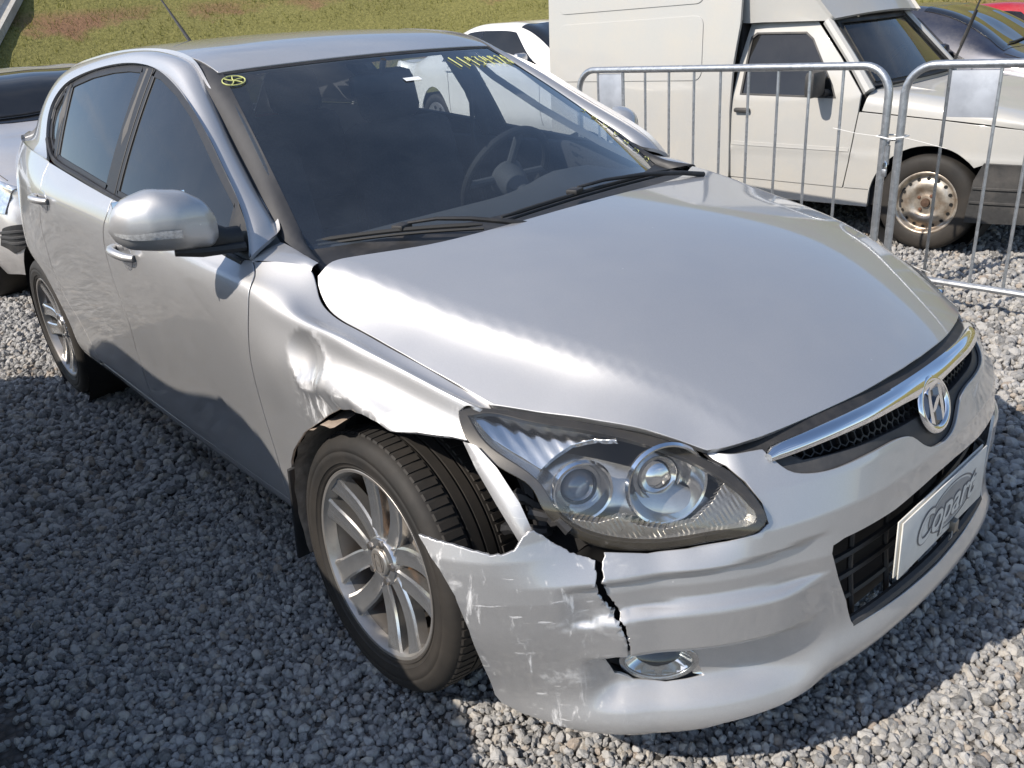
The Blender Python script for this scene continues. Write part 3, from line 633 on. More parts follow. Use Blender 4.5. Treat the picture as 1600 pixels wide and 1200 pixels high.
# doors, quarter panels, sills
gr = smooth_curve(TR['gap_fr'], 3) + [(-1.402, .22), (-1.405, .105)]
gr = [(-1.325, .806)] + gr
gq = [(-2.062, .806)] + smooth_curve(TR['gap_rq'], 3) + [(-2.06, .20), (-2.01, .105)]
HANDLE_CUP = simple('silver_handle', (.55, .56, .58), .3, .8, .05, 40, coat=.8)
for mir in (False, True):
    sgn = -1 if not mir else 1
    fd = panel('door', SIDE, [[(u - .0042, v) for u, v in gf] + [(-.433, .105)] + vline(-.45, -1.39, .103, 10) + [(u + .0042, v) for u, v in gr[::-1]] + vline(-1.32, -.46, .806, 10)], .024, PAINT, CAR, .012, mirror=mir)
    rd = panel('door', SIDE, [[(u - .0042, v) for u, v in gr] + vline(-1.415, -1.99, .103, 8) + [(u + .0042, v) for u, v in gq[::-1]] + vline(-2.05, -1.33, .806, 8)], .024, PAINT, CAR, .012, mirror=mir)
    quarter = [(u - .0042, v) for u, v in gq] + [(-2.05, .08), (-2.28, .08)] + arc(-2.65, .105, .362, 0, 180, 30) + [(-3.05, .05), (-3.35, .06), (-3.385, .3), (-3.39, .6), (-3.37, .80)] + vline(-3.3, -2.08, .809, 12)
    panel('quarter_panel', SIDE, [quarter], .026, PAINT, CAR, .010, mirror=mir)
    panel('sill', SIDE, [[(-.40, .003), (-.405, .097)] + vline(-.44, -1.97, .097, 14) + [(-2.04, .075), (-2.29, .075), (-2.27, .003)] + vline(-2.1, -.5, .003, 12)], .024, PAINT, CAR, .02, mirror=mir)
    panel('roof_rail', RAIL, [[(u, .002) for u in np.linspace(.118, 2.155, 40)] + [(2.155, v) for v in (.05, .1, .15)] + [(u, .178) for u in np.linspace(2.155, .24, 38)] + [(.16, .165), (.125, .14)] + [(.118, v) for v in (.1, .05)]], .026, PAINT, CAR, .012, mirror=mir)
    # handles: a bowed grip over a shallow cup
    for d, hx, hv in ((fd, -1.19, .612), (rd, -2.02, .640)):
        c = SIDE([hx], [hv])[0]; pts = []; rr = []
        for t in np.linspace(0, 1, 9):
            q = SIDE([hx - .085 + .17 * t], [hv + .004 * math.sin(t * 3.1)])[0]; b = math.sin(t * math.pi) ** .6
            pts.append((q[0], (q[1] - .030 * b - .004) * (1 if not mir else -1), q[2])); rr.append(.0115 + .002 * math.sin(t * math.pi))
        MB().tube(pts, rr, 12).build('handle', PAINT, d)
        cup = [(hx + .055 * math.cos(a), hv + .028 * math.sin(a)) for a in np.linspace(0, 2 * math.pi, 20)[:-1]]
        panel('handle_cup', off(SIDE, .0012), [cup], .012, HANDLE_CUP, d, .001, mirror=mir)
# side glazing: outline of the window band
dlo_top = [(p[0], p[2]) for p in _ri[1:16]]
dlo = dlo_top + [(-2.268, 1.20), (-2.215, 1.142), (-2.13, 1.108), (-2.03, 1.088), (-1.742, 1.064), (-1.512, 1.042), (-1.265, 1.018), (-.95, .992), (-.70, .968), (-.53, .948)]
def clip_x(loop, a, b, m=.0):
    """Part of a closed outline between two slanted cut lines, each ((x at z=1), dx/dz)."""
    L = resample(loop, .012); k = (L[:, 0] < a[0] + a[1] * (L[:, 1] - 1)) & (L[:, 0] > b[0] + b[1] * (L[:, 1] - 1))
    bm = bmesh.new(); vs = [bm.verts.new((p[0], p[1], 0)) for p in L]; bm.faces.new(vs)
    for (x0, sl), s in ((a, 1), (b, -1)):
        bmesh.ops.bisect_plane(bm, geom=list(bm.verts) + list(bm.edges) + list(bm.faces), plane_co=(x0, 1, 0), plane_no=(s * 1, -s * sl, 0), clear_outer=True)
    f = max(bm.faces, key=lambda q: q.calc_area()); out = [(v.co.x, v.co.y) for v in f.verts]; bm.free(); return out
def shrink(loop, d):
    L = resample(loop, .02); t = np.roll(L, -1, 0) - np.roll(L, 1, 0); t /= np.linalg.norm(t, axis=1, keepdims=True); n = np.c_[-t[:, 1], t[:, 0]]
    a = 0.5 * np.sum(L[:, 0] * np.roll(L[:, 1], -1) - L[:, 1] * np.roll(L[:, 0], -1))
    return [tuple(p) for p in L + n * d * (1 if a > 0 else -1)]
VISOR = simple('smoked_visor', (.030, .033, .038), .22, 0, .1, 30, coat=.2)
for mir in (False, True):
    gm = GLASS_SIDE if not mir else GLASS_LEFT
    wa = clip_x(dlo, (-.60, -.10), (-1.365, -.02)); wb = clip_x(dlo, (-1.440, -.02), (-2.035, -.30)); wc = clip_x(dlo, (-2.075, -.30), (-4, 0)); sail = clip_x(dlo, (0, 0), (-.60, -.10)); bp = clip_x(dlo, (-1.369, -.02), (-1.436, -.02)); cp = clip_x(dlo, (-2.039, -.30), (-2.071, -.30))
    for nm, w in (('side_window', wa), ('side_window', wb), ('quarter_window', wc)):
        inner = shrink(w, .020)
        g = panel(nm, off(GLASS, -.004), [shrink(w, .016)], .03, gm, CAR, .003, mirror=mir)
        panel('window_frame', GLASS, [w, inner], .018, FRAMEB, g, .012, mirror=mir)
    panel('window_pillar', off(GLASS, .002), [bp], .02, FRAMEB, CAR, .012, mirror=mir)
    panel('window_pillar', off(GLASS, .002), [cp], .02, FRAMEB, CAR, .012, mirror=mir)
    panel('mirror_sail', off(GLASS, .004), [shrink(sail, .002)], .015, BLACK, CAR, .012, mirror=mir)
    # belt moulding and rain deflectors
    pts = [GLASS([x], [z])[0] * [1, -1 if mir else 1, 1] + [0, (.004 if mir else -.004), .002] for x, z in smooth_curve([(-2.23, 1.155), (-2.13, 1.106), (-2.03, 1.086), (-1.742, 1.062), (-1.512, 1.040), (-1.265, 1.016), (-.95, .990), (-.70, .966), (-.50, .944)], 3)]
    MB().tube(pts, .0105, 8).build('belt_moulding', BLACK, CAR)
# roof, windscreen, mouldings, ditch strips, cowl
panel('roof', ROOF, [[(.004, v) for v in np.linspace(-.524, .524, 20)] + [(u, .524) for u in np.linspace(.02, 1.50, 20)] + [(1.52, v) for v in np.linspace(.52, -.52, 20)] + [(u, -.524) for u in np.linspace(1.50, .02, 20)]], .05, PAINT, CAR, .015)
wind = panel('windscreen', SCREEN, [[(0.0, v) for v in np.linspace(-.675, .675, 24)] + [(u, .686) for u in np.linspace(.02, .90, 20)] + [(.912, v) for v in np.linspace(.68, -.68, 24)] + [(u, -.686) for u in np.linspace(.90, .02, 20)]], .05, GLASS_FRONT, CAR, .004)
def strip(name, A, B, mat, parent, bow=.0, mir=False, n=4):
    """Ruled strip between two polylines with a slight bow."""
    A = np.asarray(A, float); B = np.asarray(B, float); V = []; F = []; m = len(A)
    for i in range(m):
        t = A[min(i + 1, m - 1)] - A[max(i - 1, 0)]; w = B[i] - A[i]; nn = np.cross(t, w); nn /= np.linalg.norm(nn) + 1e-12
        if nn[2] < 0: nn = -nn
        for k in range(n + 1):
            f = k / n; V.append(A[i] + w * f + nn * bow * 4 * f * (1 - f))
    for i in range(m - 1):
        for k in range(n): F.append((i * (n + 1) + k, (i + 1) * (n + 1) + k, (i + 1) * (n + 1) + k + 1, i * (n + 1) + k + 1))
    V = np.array(V)
    if mir: V = V * [1, -1, 1]
    return MB().add(V, F, True).build(name, mat, parent)
uu = np.linspace(0, 1, 30)
_mo = np.array([(-.296, -.719, .957), (-.377, -.712, .963), (-.461, -.708, .976), (-.518, -.702, .998), (-.558, -.692, 1.026), (-.703, -.662, 1.095), (-.865, -.625, 1.186), (-1.042, -.583, 1.301), (-1.144, -.560, 1.363), (-1.215, -.547, 1.394)])
_ms = np.r_[0, np.cumsum(np.linalg.norm(np.diff(_mo, axis=0), axis=1))]
for mir in (False, True):
    A = SCREEN(-.03 + uu * .945, np.full(30, .672)) + [0, 0, .002]; B = cubic(_ms, _mo, uu * _ms[-1])
    strip('windscreen_moulding', A, B, MOULD, CAR, .006, mir)
    A = np.array([(-.488, -.715, .978), (-.475, -.710, .976), (-.455, -.709, .973), (-.42, -.710, .968), (-.377, -.712, .962), (-.335, -.716, .959), (-.296, -.720, .956)]); B = SIDE(np.array([-.476, -.455, -.43, -.39, -.355, -.325, -.302]), np.full(7, .807))
    strip('fender_corner', A, B, PAINT, CAR, .004, mir, 5)
    A = ROOF(.01 + uu * 1.4, np.full(30, .522)) + [0, 0, -.003]; B = RAIL(.90 + uu * .80, np.full(30, .178)) + [0, 0, -.003]
    strip('roof_ditch_strip', A, B, BLACK, CAR, -.003, mir)
A = SCREEN(np.full(30, .905), -.69 + uu * 1.38) + [0, 0, .0015]; B = ROOF(np.full(30, .003), -.53 + uu * 1.06) + [0, 0, -.004]
strip('windscreen_top_seal', A, B, BLACK, CAR, .0)
vv = -.70 + uu * 1.40; hy = -vv / .70 * .715
A = HOOD(hood_rear_x(hy), hy) + [.002, 0, -.022]; B = SCREEN(np.full(30, .012), vv * .97) + [.0, 0, .0015]
A2 = HOOD(hood_rear_x(hy) + .05, hy) + [0, 0, -.05]
cow = strip('cowl_panel', A, B, BLACK, CAR, -.006, n=6)
strip('cowl_lip', A2, A, BLACK, cow)
# rear end: tailgate with window, bumper, lamps
_bk = []
for y in (0, .25, .45, .60, .70, .745):
    f = y / .745
    _bk.append([(-3.36 + .16 * f ** 4, -y * .86, .30), (-3.40 + .16 * f ** 4, -y * .86, .55), (-3.37 + .13 * f ** 3, -y * .86, .75), (-3.32 + .15 * f ** 3, -y * .86, .95), (-3.17 + .20 * f ** 2, -y * .83, 1.12), (-2.99 + .25 * f ** 2, -y * .76, 1.24), (-2.575, -y * .70, 1.447 - .075 * f ** 2)])
_bks, _bkv = _sym(_bk, [0, .25, .45, .60, .70, .76])
BACK = Surf(_bks, [0, .25, .45, .65, .87, 1.10, 1.26], _bkv)
def rect(u0, u1, v0, v1, n=14): return [(u0, v) for v in np.linspace(v0, v1, n)] + [(u, v1) for u in np.linspace(u0, u1, n)][1:-1] + [(u1, v) for v in np.linspace(v1, v0, n)] + [(u, v0) for u in np.linspace(u1, u0, n)][1:-1]
panel('rear_bumper', BACK, [rect(0, .33, -.755, .755)], .05, PAINT, CAR, .02)
tg = panel('tailgate', BACK, [rect(.335, 1.255, -.755, .755), rect(.80, 1.20, -.60, .60)], .05, PAINT, CAR, .02)
panel('rear_window', off(BACK, -.004), [rect(.79, 1.21, -.61, .61)], .06, GLASS_SIDE, tg, .003)
TAIL = simple('red_tail_lamp', (.35, .01, .012), .12, 0, .1, 60, coat=1.0)
for s in (-1, 1): panel('tail_lamp', off(BACK, .006), [rect(.46, .80, s * .60, s * .745, 6)], .03, TAIL, CAR, .01)
# dark inner structure behind the shut lines
for mir in (False, True):
    panel('inner_door_shell', off(SIDE, -.045), [[(-.44, .02), (-2.2, .02), (-2.2, .79), (-.44, .79)]], .06, VOID, CAR, .002, mirror=mir, rim=False)
mb = MB(); mb.box((.16, 0, .46), (.86, 1.10, .48)); mb.box((-.28, 0, .56), (.12, 1.46, .66)); mb.box((-1.6, 0, .275), (2.7, 1.52, .11)); mb.box((-2.75, 0, .50), (1.2, 1.0, .45)); mb.box((.66, 0, .40), (.22, 1.0, .34))
mb.build('underbody', VOID, CAR)
for mir in (False, True):
    s = 1 if mir else -1
    for ax_x in (0, -2.65):
        MB().lathe([(.10, -.012), (.372, 0), (.372, .24)], (ax_x, s * (.625 if ax_x == 0 else .61), .325), (0, s, 0), 28, arc=(0, 2 * math.pi)).build('wheel_arch_liner', VOID, CAR) if ax_x else None
    # front liner: half cylinder of dusty felt, torn on the right
    R = .385 if mir else .350; a0, a1 = (math.radians(12), math.radians(195)) if mir else (math.radians(100), math.radians(200)); V = []; F = []
    n = 26
    for i in range(n + 1):
        a = a0 + (a1 - a0) * i / n
        for k, yy in enumerate((.60, .70, .80, .872)):
            r = R - (.01 if k == 3 else 0) + .004 * math.sin(i * 1.7 + k); V.append((r * math.cos(a), s * yy, .325 + r * math.sin(a)))
    for i in range(n):
        for k in range(3): F.append((i * 4 + k, (i + 1) * 4 + k, (i + 1) * 4 + k + 1, i * 4 + k + 1))
    MB().add(V, F, True).build('wheel_arch_liner', simple('dusty_felt_liner', (.30, .24, .19), .95, 0, .3, 40, .003), CAR)
# ================================================================ front end: bumper, grille, lamps, plate
FOG = [(.832, .358), (.822, .328), (.812, .298), (.776, .279), (.713, .2705), (.669, .273), (.6345, .276), (.644, .30), (.6575, .338), (.674, .350), (.725, .353)]
def jag(l, a=.0016):
    r = resample(l, .006, False); r = r + RNG.normal(size=r.shape) * a * np.r_[0, np.ones(len(r) - 2), 0][:, None]; return [tuple(p) for p in r]
hl_r = TR['bump_hl']; gl = TR['grille_low'] + [(.15, .648), (.11, .636), (.088, .618), (.065, .602), (.035, .592), (0, .589)]
gl = [gl[0]] + smooth_curve(gl[1:], 3)
mir_ = lambda l: [(-u, v) for u, v in l]
low_c = [(.5, .206), (.4, .222), (.3, .235), (.15, .243), (0, .245)]
outer = hl_r + gl[:-1] + [gl[-1]] + mir_(gl[:-1][::-1]) + mir_(hl_r[::-1]) + [(-.90, .588), (-1.0, .60), (-1.06, .585), (-1.045, .48), (-1.03, .36), (-1.01, .235)] \
    + mir_(TR['bump_bottom'][1:]) + mir_(low_c) + low_c[::-1][1:] + TR['bump_bottom'][::-1] + TR['corner_arch'][::-1][1:] + jag(TR['corner_top'][::-1], .0008)[1:] + jag(TR['crack_l'])[1:-1] + [(.785, .3555)] + FOG + [(.776, .354)] + jag(TR['crack_r'])[::-1][1:-1]
lh = TR['lower_hole']; lh = [(.309, .305)] + lh[:-1] + [(.05, .536)]
hole = lh + [(0, .5365)] + mir_(lh[::-1]) + [(-.15, .298), (0, .296), (.15, .298)]
fog_l = mir_(FOG)[::-1]
bump = panel('front_bumper', CORNER, [outer, hole, fog_l], .0095, PAINT_SCR, CAR, .006)
tag(bump, 'silver front bumper, corner scraped white and split by a jagged crack')
# upper grille
up_open = [(.445, .694), (.35, .706), (.2, .708), (.1, .70), (0, .70), (-.1, .70), (-.2, .708), (-.35, .706), (-.445, .694)] + mir_(gl[1:-1]) + [gl[-1]] + gl[1:-1][::-1]
lo_in = [(.425, .684), (.40, .672), (.355, .670), (.275, .668), (.2, .666), (.13, .662), (.07, .66), (0, .66)]
up_in = [(.422, .690), (.35, .702), (.28, .706), (.2, .702), (.1, .696), (0, .695)]
GR = empty('grille'); GR.parent = CAR
panel('surround', off(BUMPER, -.010), [up_open, up_in + mir_(up_in[::-1]) + mir_(lo_in) + lo_in[::-1][1:]], .014, GREYP, GR, .02)
panel('backing', off(BUMPER, -.055), [[(.47, .74), (-.47, .74), (-.46, .63), (.46, .63)]], .05, VOID, GR, .002, rim=False)
LATT = off(BUMPER, -.022); mb = MB(); hs = .0125
reg = np.array(up_in + mir_(up_in[::-1]) + mir_(lo_in) + lo_in[::-1][1:])
for i in range(-22, 23):
    for j in range(-3, 5):
        cu = i * hs * 1.75; cv = .686 + j * hs * 1.5 ; cu += hs * .875 if j % 2 else 0
        if not inside(reg * [1.02, 1], np.array([(cu, cv)]))[0]: continue
        V = []; F = []
        ang = np.radians(60 * np.arange(6) + 30); n = BUMPER.normal([cu], [cv])[0]
        P1 = BUMPER(cu + hs * 1.02 * np.cos(ang), cv + hs * 1.02 * np.sin(ang)) - n * .022; P2 = BUMPER(cu + hs * .84 * np.cos(ang), cv + hs * .84 * np.sin(ang)) - n * .022
        for k in range(6): V += [P1[k], P2[k], P2[k] - n * .012]
        for k in range(6):
            l = (k + 1) % 6; F += [(k * 3, l * 3, l * 3 + 1, k * 3 + 1), (k * 3 + 1, l * 3 + 1, l * 3 + 2, k * 3 + 2)]
        mb.add(V, F)
mb.build('honeycomb_mesh', BLACK, GR)
_ny = np.array([-.513, -.45, -.38, -.30, -.19, -.08, 0, .08, .19, .30, .38, .45, .513]); _nx = np.array([.653, .689, .729, .759, .780, .787, .788, .787, .780, .759, .729, .689, .653]); _nz = np.array([.705, .711, .728, .741, .747, .748, .748, .748, .747, .741, .728, .711, .705])
nose_x = lambda y: float(pchip(_ny, _nx, np.array([y]))[0])
nose_z = lambda y: float(pchip(_ny, _nz, np.array([y]))[0])
V = []; F = []; HWB = .436; ys = np.linspace(-HWB, HWB, 61); m = 8
for y in ys:
    f = 1 - (y / HWB) ** 2; g = math.exp(-(y / .075) ** 2); X = nose_x(y)
    e = sstep(0, .02, HWB - abs(y)); zt = nose_z(y) - .016; zb = zt - .016 - .010 * f - .012 * g
    top = np.array([X + .017, y, zt]); bot = np.array([X + .043, y, zb]); 
    if e < 1: top = top * (.55 + .45 * e) + bot * (.45 - .45 * e)
    d = bot - top; n = np.array([d[2], 0, -d[0]]); n = -n / np.linalg.norm(n)
    if n[0] < 0: n = -n
    for k in range(m):
        t = k / (m - 1); V.append(top + d * t + n * .009 * math.sin(math.pi * t) ** .7)
    V.append(bot + [-.022, 0, .004]); V.append(top + [-.012, 0, -.008])
m += 2
for i in range(len(ys) - 1):
    for k in range(m): F.append((i * m + k, i * m + (k + 1) % m, (i + 1) * m + (k + 1) % m, (i + 1) * m + k))
F += [tuple(range(m)), tuple((len(ys) - 1) * m + k for k in range(m))[::-1]]
MB().add(V, F, True).build('chrome_bar', CHROME, GR)
# black strip standing in for the dark gap between bonnet nose and chrome bar
ys = np.linspace(-.51, .51, 41)
A = [(nose_x(y) - .012, y, nose_z(y) - .010) for y in ys]; B = [(nose_x(y) + .022, y, nose_z(y) - .026) for y in ys]
strip('nose_gap_strip', A, B, BLACK, GR)
# emblem: ring and slanted letter on a dark disc
E0 = Vector((.838, 0, .666)); EN = Vector((.93, 0, .37)).normalized(); EX = Vector((0, 1, 0)); EY = EN.cross(EX).normalized() * 1.0
if EY.z < 0: EY = -EY
em = MB().lathe([(.0, .002), (.046, .002), (.048, 0), (.048, -.02)], E0, EN, 40).build('emblem', simple('emblem_black', (.01, .01, .012), .15, 0, .1, 40, coat=.6), CAR)
mb = MB(); prof = [(.052 + .0085 * math.cos(a), .003 + .006 * math.sin(a)) for a in np.linspace(0, 2 * math.pi, 13)[:-1]]
n = 56; V = []; F = []
for i in range(n):
    a = 2 * math.pi * i / n
    for r, h in prof: V.append(E0 + (EX * math.cos(a) * 1.06 + EY * math.sin(a)) * r + EN * h)
for i in range(n):
    for k in range(12): F.append((i * 12 + k, ((i + 1) % n) * 12 + k, ((i + 1) % n) * 12 + (k + 1) % 12, i * 12 + (k + 1) % 12))
mb.add(V, F, True).build('ring', CHROME, em)
def flat(poly, h0, h1, o, ex, ey, en):
    k = len(poly); V = [o + ex * p[0] + ey * p[1] + en * h for h in (h0, h1) for p in poly]
    return V, [tuple(range(k))[::-1], tuple(range(k, 2 * k))] + [(i, (i + 1) % k, k + (i + 1) % k, k + i) for i in range(k)]
mb = MB()
legL = [(-.037, -.029), (-.030, -.033), (-.024, -.036), (-.020, -.012), (-.015, .012), (-.008, .038), (-.016, .034), (-.021, .030), (-.028, .008), (-.033, -.012)]
legR = [(-x, -y) for x, y in legL]
bar2 = [(-.024, -.012), (-.018, -.013), (-.006, -.010), (.010, .000), (.024, .012), (.018, .013), (.006, .010), (-.010, .0)]
for pl_ in (legL, legR, bar2): mb.add(*flat(pl_, .001, .008, E0, EX, EY, EN))
mb.build('letter', CHROME, em)
# lower grille
LG = empty('lower_grille'); LG.parent = CAR
panel('backing', off(BUMPER, -.10), [[(.42, .56), (-.42, .56), (-.40, .14), (.40, .14)]], .05, VOID, LG, .002, rim=False)
for z in (.335, .385, .435, .488):
    mb = MB(); P = [off(BUMPER, -.045)([u], [z])[0] for u in np.linspace(-.37, .37, 25)]; mb.tube(P, .007, 6); mb.build('slat', BLACK, LG)
for u in (-.26, -.13, 0, .13, .26):
    MB().tube([off(BUMPER, -.05)([u], [z])[0] for z in (.29, .40, .535)], .006, 6).build('upright', BLACK, LG)
lipP = [BUMPER([u], [.300])[0] + [-.014, 0, .006] for u in np.linspace(-.31, .31, 21)]
MB().tube(lipP, .012, 8).build('lower_lip', GREYP, LG)
# auction plate wired over the lower grille
PLW = simple('plate_white', (.66, .65, .61), .45, 0, .06, 20, dirt=(14, .4, (.40, .36, .30), .5))
PLD = simple('plate_print_grey', (.16, .16, .165), .5, 0, .1, 30); PLM = simple('plate_print_mid', (.30, .30, .30), .5, 0, .1, 30)
PL = Vector((.893, -.004, .440)); PR = Matrix.Rotation(math.radians(1.2), 3, 'X') @ Matrix.Rotation(math.radians(-1.0), 3, 'Y')
mb = MB(); mb.box((PL.x, PL.y, PL.z), (.003, .400, .132), R=PR, bev=.001); mb.box((PL.x - .007, PL.y - .004, PL.z + .002), (.003, .400, .132), R=PR, bev=.001)
plate = mb.build('number_plate', PLW, CAR)
pe1, pe2, pn = PR @ Vector((0, 1, 0)), PR @ Vector((0, 0, 1)), PR @ Vector((1, 0, 0))
def ring(a, b, w, cx=0, cy=0, n=48):
    V = []; F = []
    for i in range(n):
        q = 2 * math.pi * i / n
        for s in (1, 1 - w):
            V.append(PL + pe1 * (cx + a * s * math.cos(q)) + pe2 * (cy + b * s * math.sin(q)) + pn * .0023)
    for i in range(n): j = (i + 1) % n; F.append((i * 2, j * 2, j * 2 + 1, i * 2 + 1))
    return V, F
MB().add(*ring(.112, .052, .06, .03, .002)).build('print_oval', PLD, plate)
q = [(.03 + .100 * math.cos(a), .002 + .044 * math.sin(a)) for a in np.linspace(0, 2 * math.pi, 40)[:-1]]
MB().add([PL + pe1 * x + pe2 * y + pn * .0021 for x, y in q], [tuple(range(len(q)))]).build('print_oval', PLM, plate)
def lettering(name, body, size, o, ex, ey, en, mat, parent, shear=.25, offset=0.0, lift=.0, extrude=.0002):
    cu = bpy.data.curves.new(name, 'FONT'); cu.body = body; cu.size = size; cu.shear = shear; cu.align_x = 'CENTER'; cu.align_y = 'CENTER'; cu.extrude = extrude; cu.offset = offset
    ob = bpy.data.objects.new('tmp_text', cu); COL.objects.link(ob); bpy.context.view_layer.update()
    me = bpy.data.meshes.new_from_object(ob.evaluated_get(bpy.context.evaluated_depsgraph_get())); bpy.data.objects.remove(ob); bpy.data.curves.remove(cu)
    R = Matrix((ex, ey, en)).transposed().to_4x4(); R.translation = o + en * lift; me.transform(R); me.materials.clear()
    return link(name, me, mat, parent)
lettering('lettering', 'Copart', .094, PL + pe1 * .000 + pe2 * .0, pe1, pe2, pn, PLD, plate, .3, .0046, .0028)
lettering('lettering', 'Copart', .094, PL + pe1 * .000 + pe2 * .0, pe1, pe2, pn, PLW, plate, .3, .0012, .0036)
mb = MB(); mb.box((PL.x + .006, .045, PL.z - .062), (.016, .022, .03), bev=.003)
for dy in (-.016, .018): mb.tube([(PL.x + .008, .045 + dy * .3, PL.z - .06), (PL.x + .012, .045 + dy, PL.z - .082), (PL.x + .010, .045 + dy * 1.3, PL.z - .088), (PL.x + .006, .045 + dy * .8, PL.z - .08)], .0016, 6)
mb.build('plate_clip', simple('clip_steel', (.25, .24, .22), .4, .8, .2, 40), plate)

# fog lamps
FOGG = glass('lamp_glass', (.93, .94, .93), 1.0, .03)
REFL = simple('lamp_reflector', (.85, .86, .87), .13, 1.0, .04, 30)
class FogDome:
    scale = (1, 1)
    def __init__(self, s, d0, d1, ru=.070, rv=.037): self.s = s; self.d0 = d0; self.d1 = d1; self.ru = ru; self.rv = rv
    def __call__(self, u, v):
        u = np.atleast_1d(np.asarray(u, float)); v = np.atleast_1d(np.asarray(v, float)); P = BUMPER(u, np.full_like(v, .312)); n = BUMPER.normal(u, np.full_like(v, .312)); P[:, 2] = v
        r2 = ((u - .726 * self.s) / self.ru) ** 2 + ((v - .312) / self.rv) ** 2
        n = n * [1, 1, 0]; return P + n * (self.d0 + (self.d1 - self.d0) * (1 - np.clip(r2, 0, 1)))[:, None]
    def normal(self, u, v, e=1.5e-3):
        N = Surf.normal(self, u, v, e); q = np.sign((N[:, :2] * plan(u)[1]).sum(1)); return N * np.where(q == 0, 1, q)[:, None]
def oval(s, k=1.0, n=40): return [(.726 * s + .070 * k * math.cos(a), .312 + .037 * k * math.sin(a)) for a in np.linspace(0, 2 * math.pi, n)[:-1]]
for s in (1, -1):
    f = panel('fog_lamp', FogDome(s, .004, -.040), [oval(s, 1.0)], .006, REFL, CAR, .004)
    panel('lens', FogDome(s, .006, .022), [oval(s, .985)], .006, FOGG, f, .002)
    panel('bezel', FogDome(s, .004, .004), [oval(s, 1.12), oval(s, .98)], .006, simple('fog_bezel', (.55, .56, .57), .22, .9, .05, 30), f, .01)
    pc = [(u * s, v) for u, v in FOG]; pc2 = [((.722 + (u - .722) * 1.14) * s, .312 + (v - .312) * 1.14) for u, v in FOG]
    panel('pocket', off(BUMPER, -.020), [pc2], .02, GREYP, f, .002, rim=False)
    A = CORNER(np.array([p[0] for p in pc + pc[:1]]), np.array([p[1] for p in pc + pc[:1]])) ; nn = BUMPER.normal(np.array([p[0] for p in pc + pc[:1]]), np.array([p[1] for p in pc + pc[:1]]))
    strip('pocket_wall', A - nn * .003, A - nn * .030, GREYP, f)
    ca = [(p[0], p[1]) for p in ((.6345, .276), (.644, .30), (.6575, .338), (.668, .33), (.661, .30), (.655, .28))]
    panel('chrome_trim', off(CORNER, -.006), [[(u * s, v) for u, v in ca]], .01, REFL, f, .008)

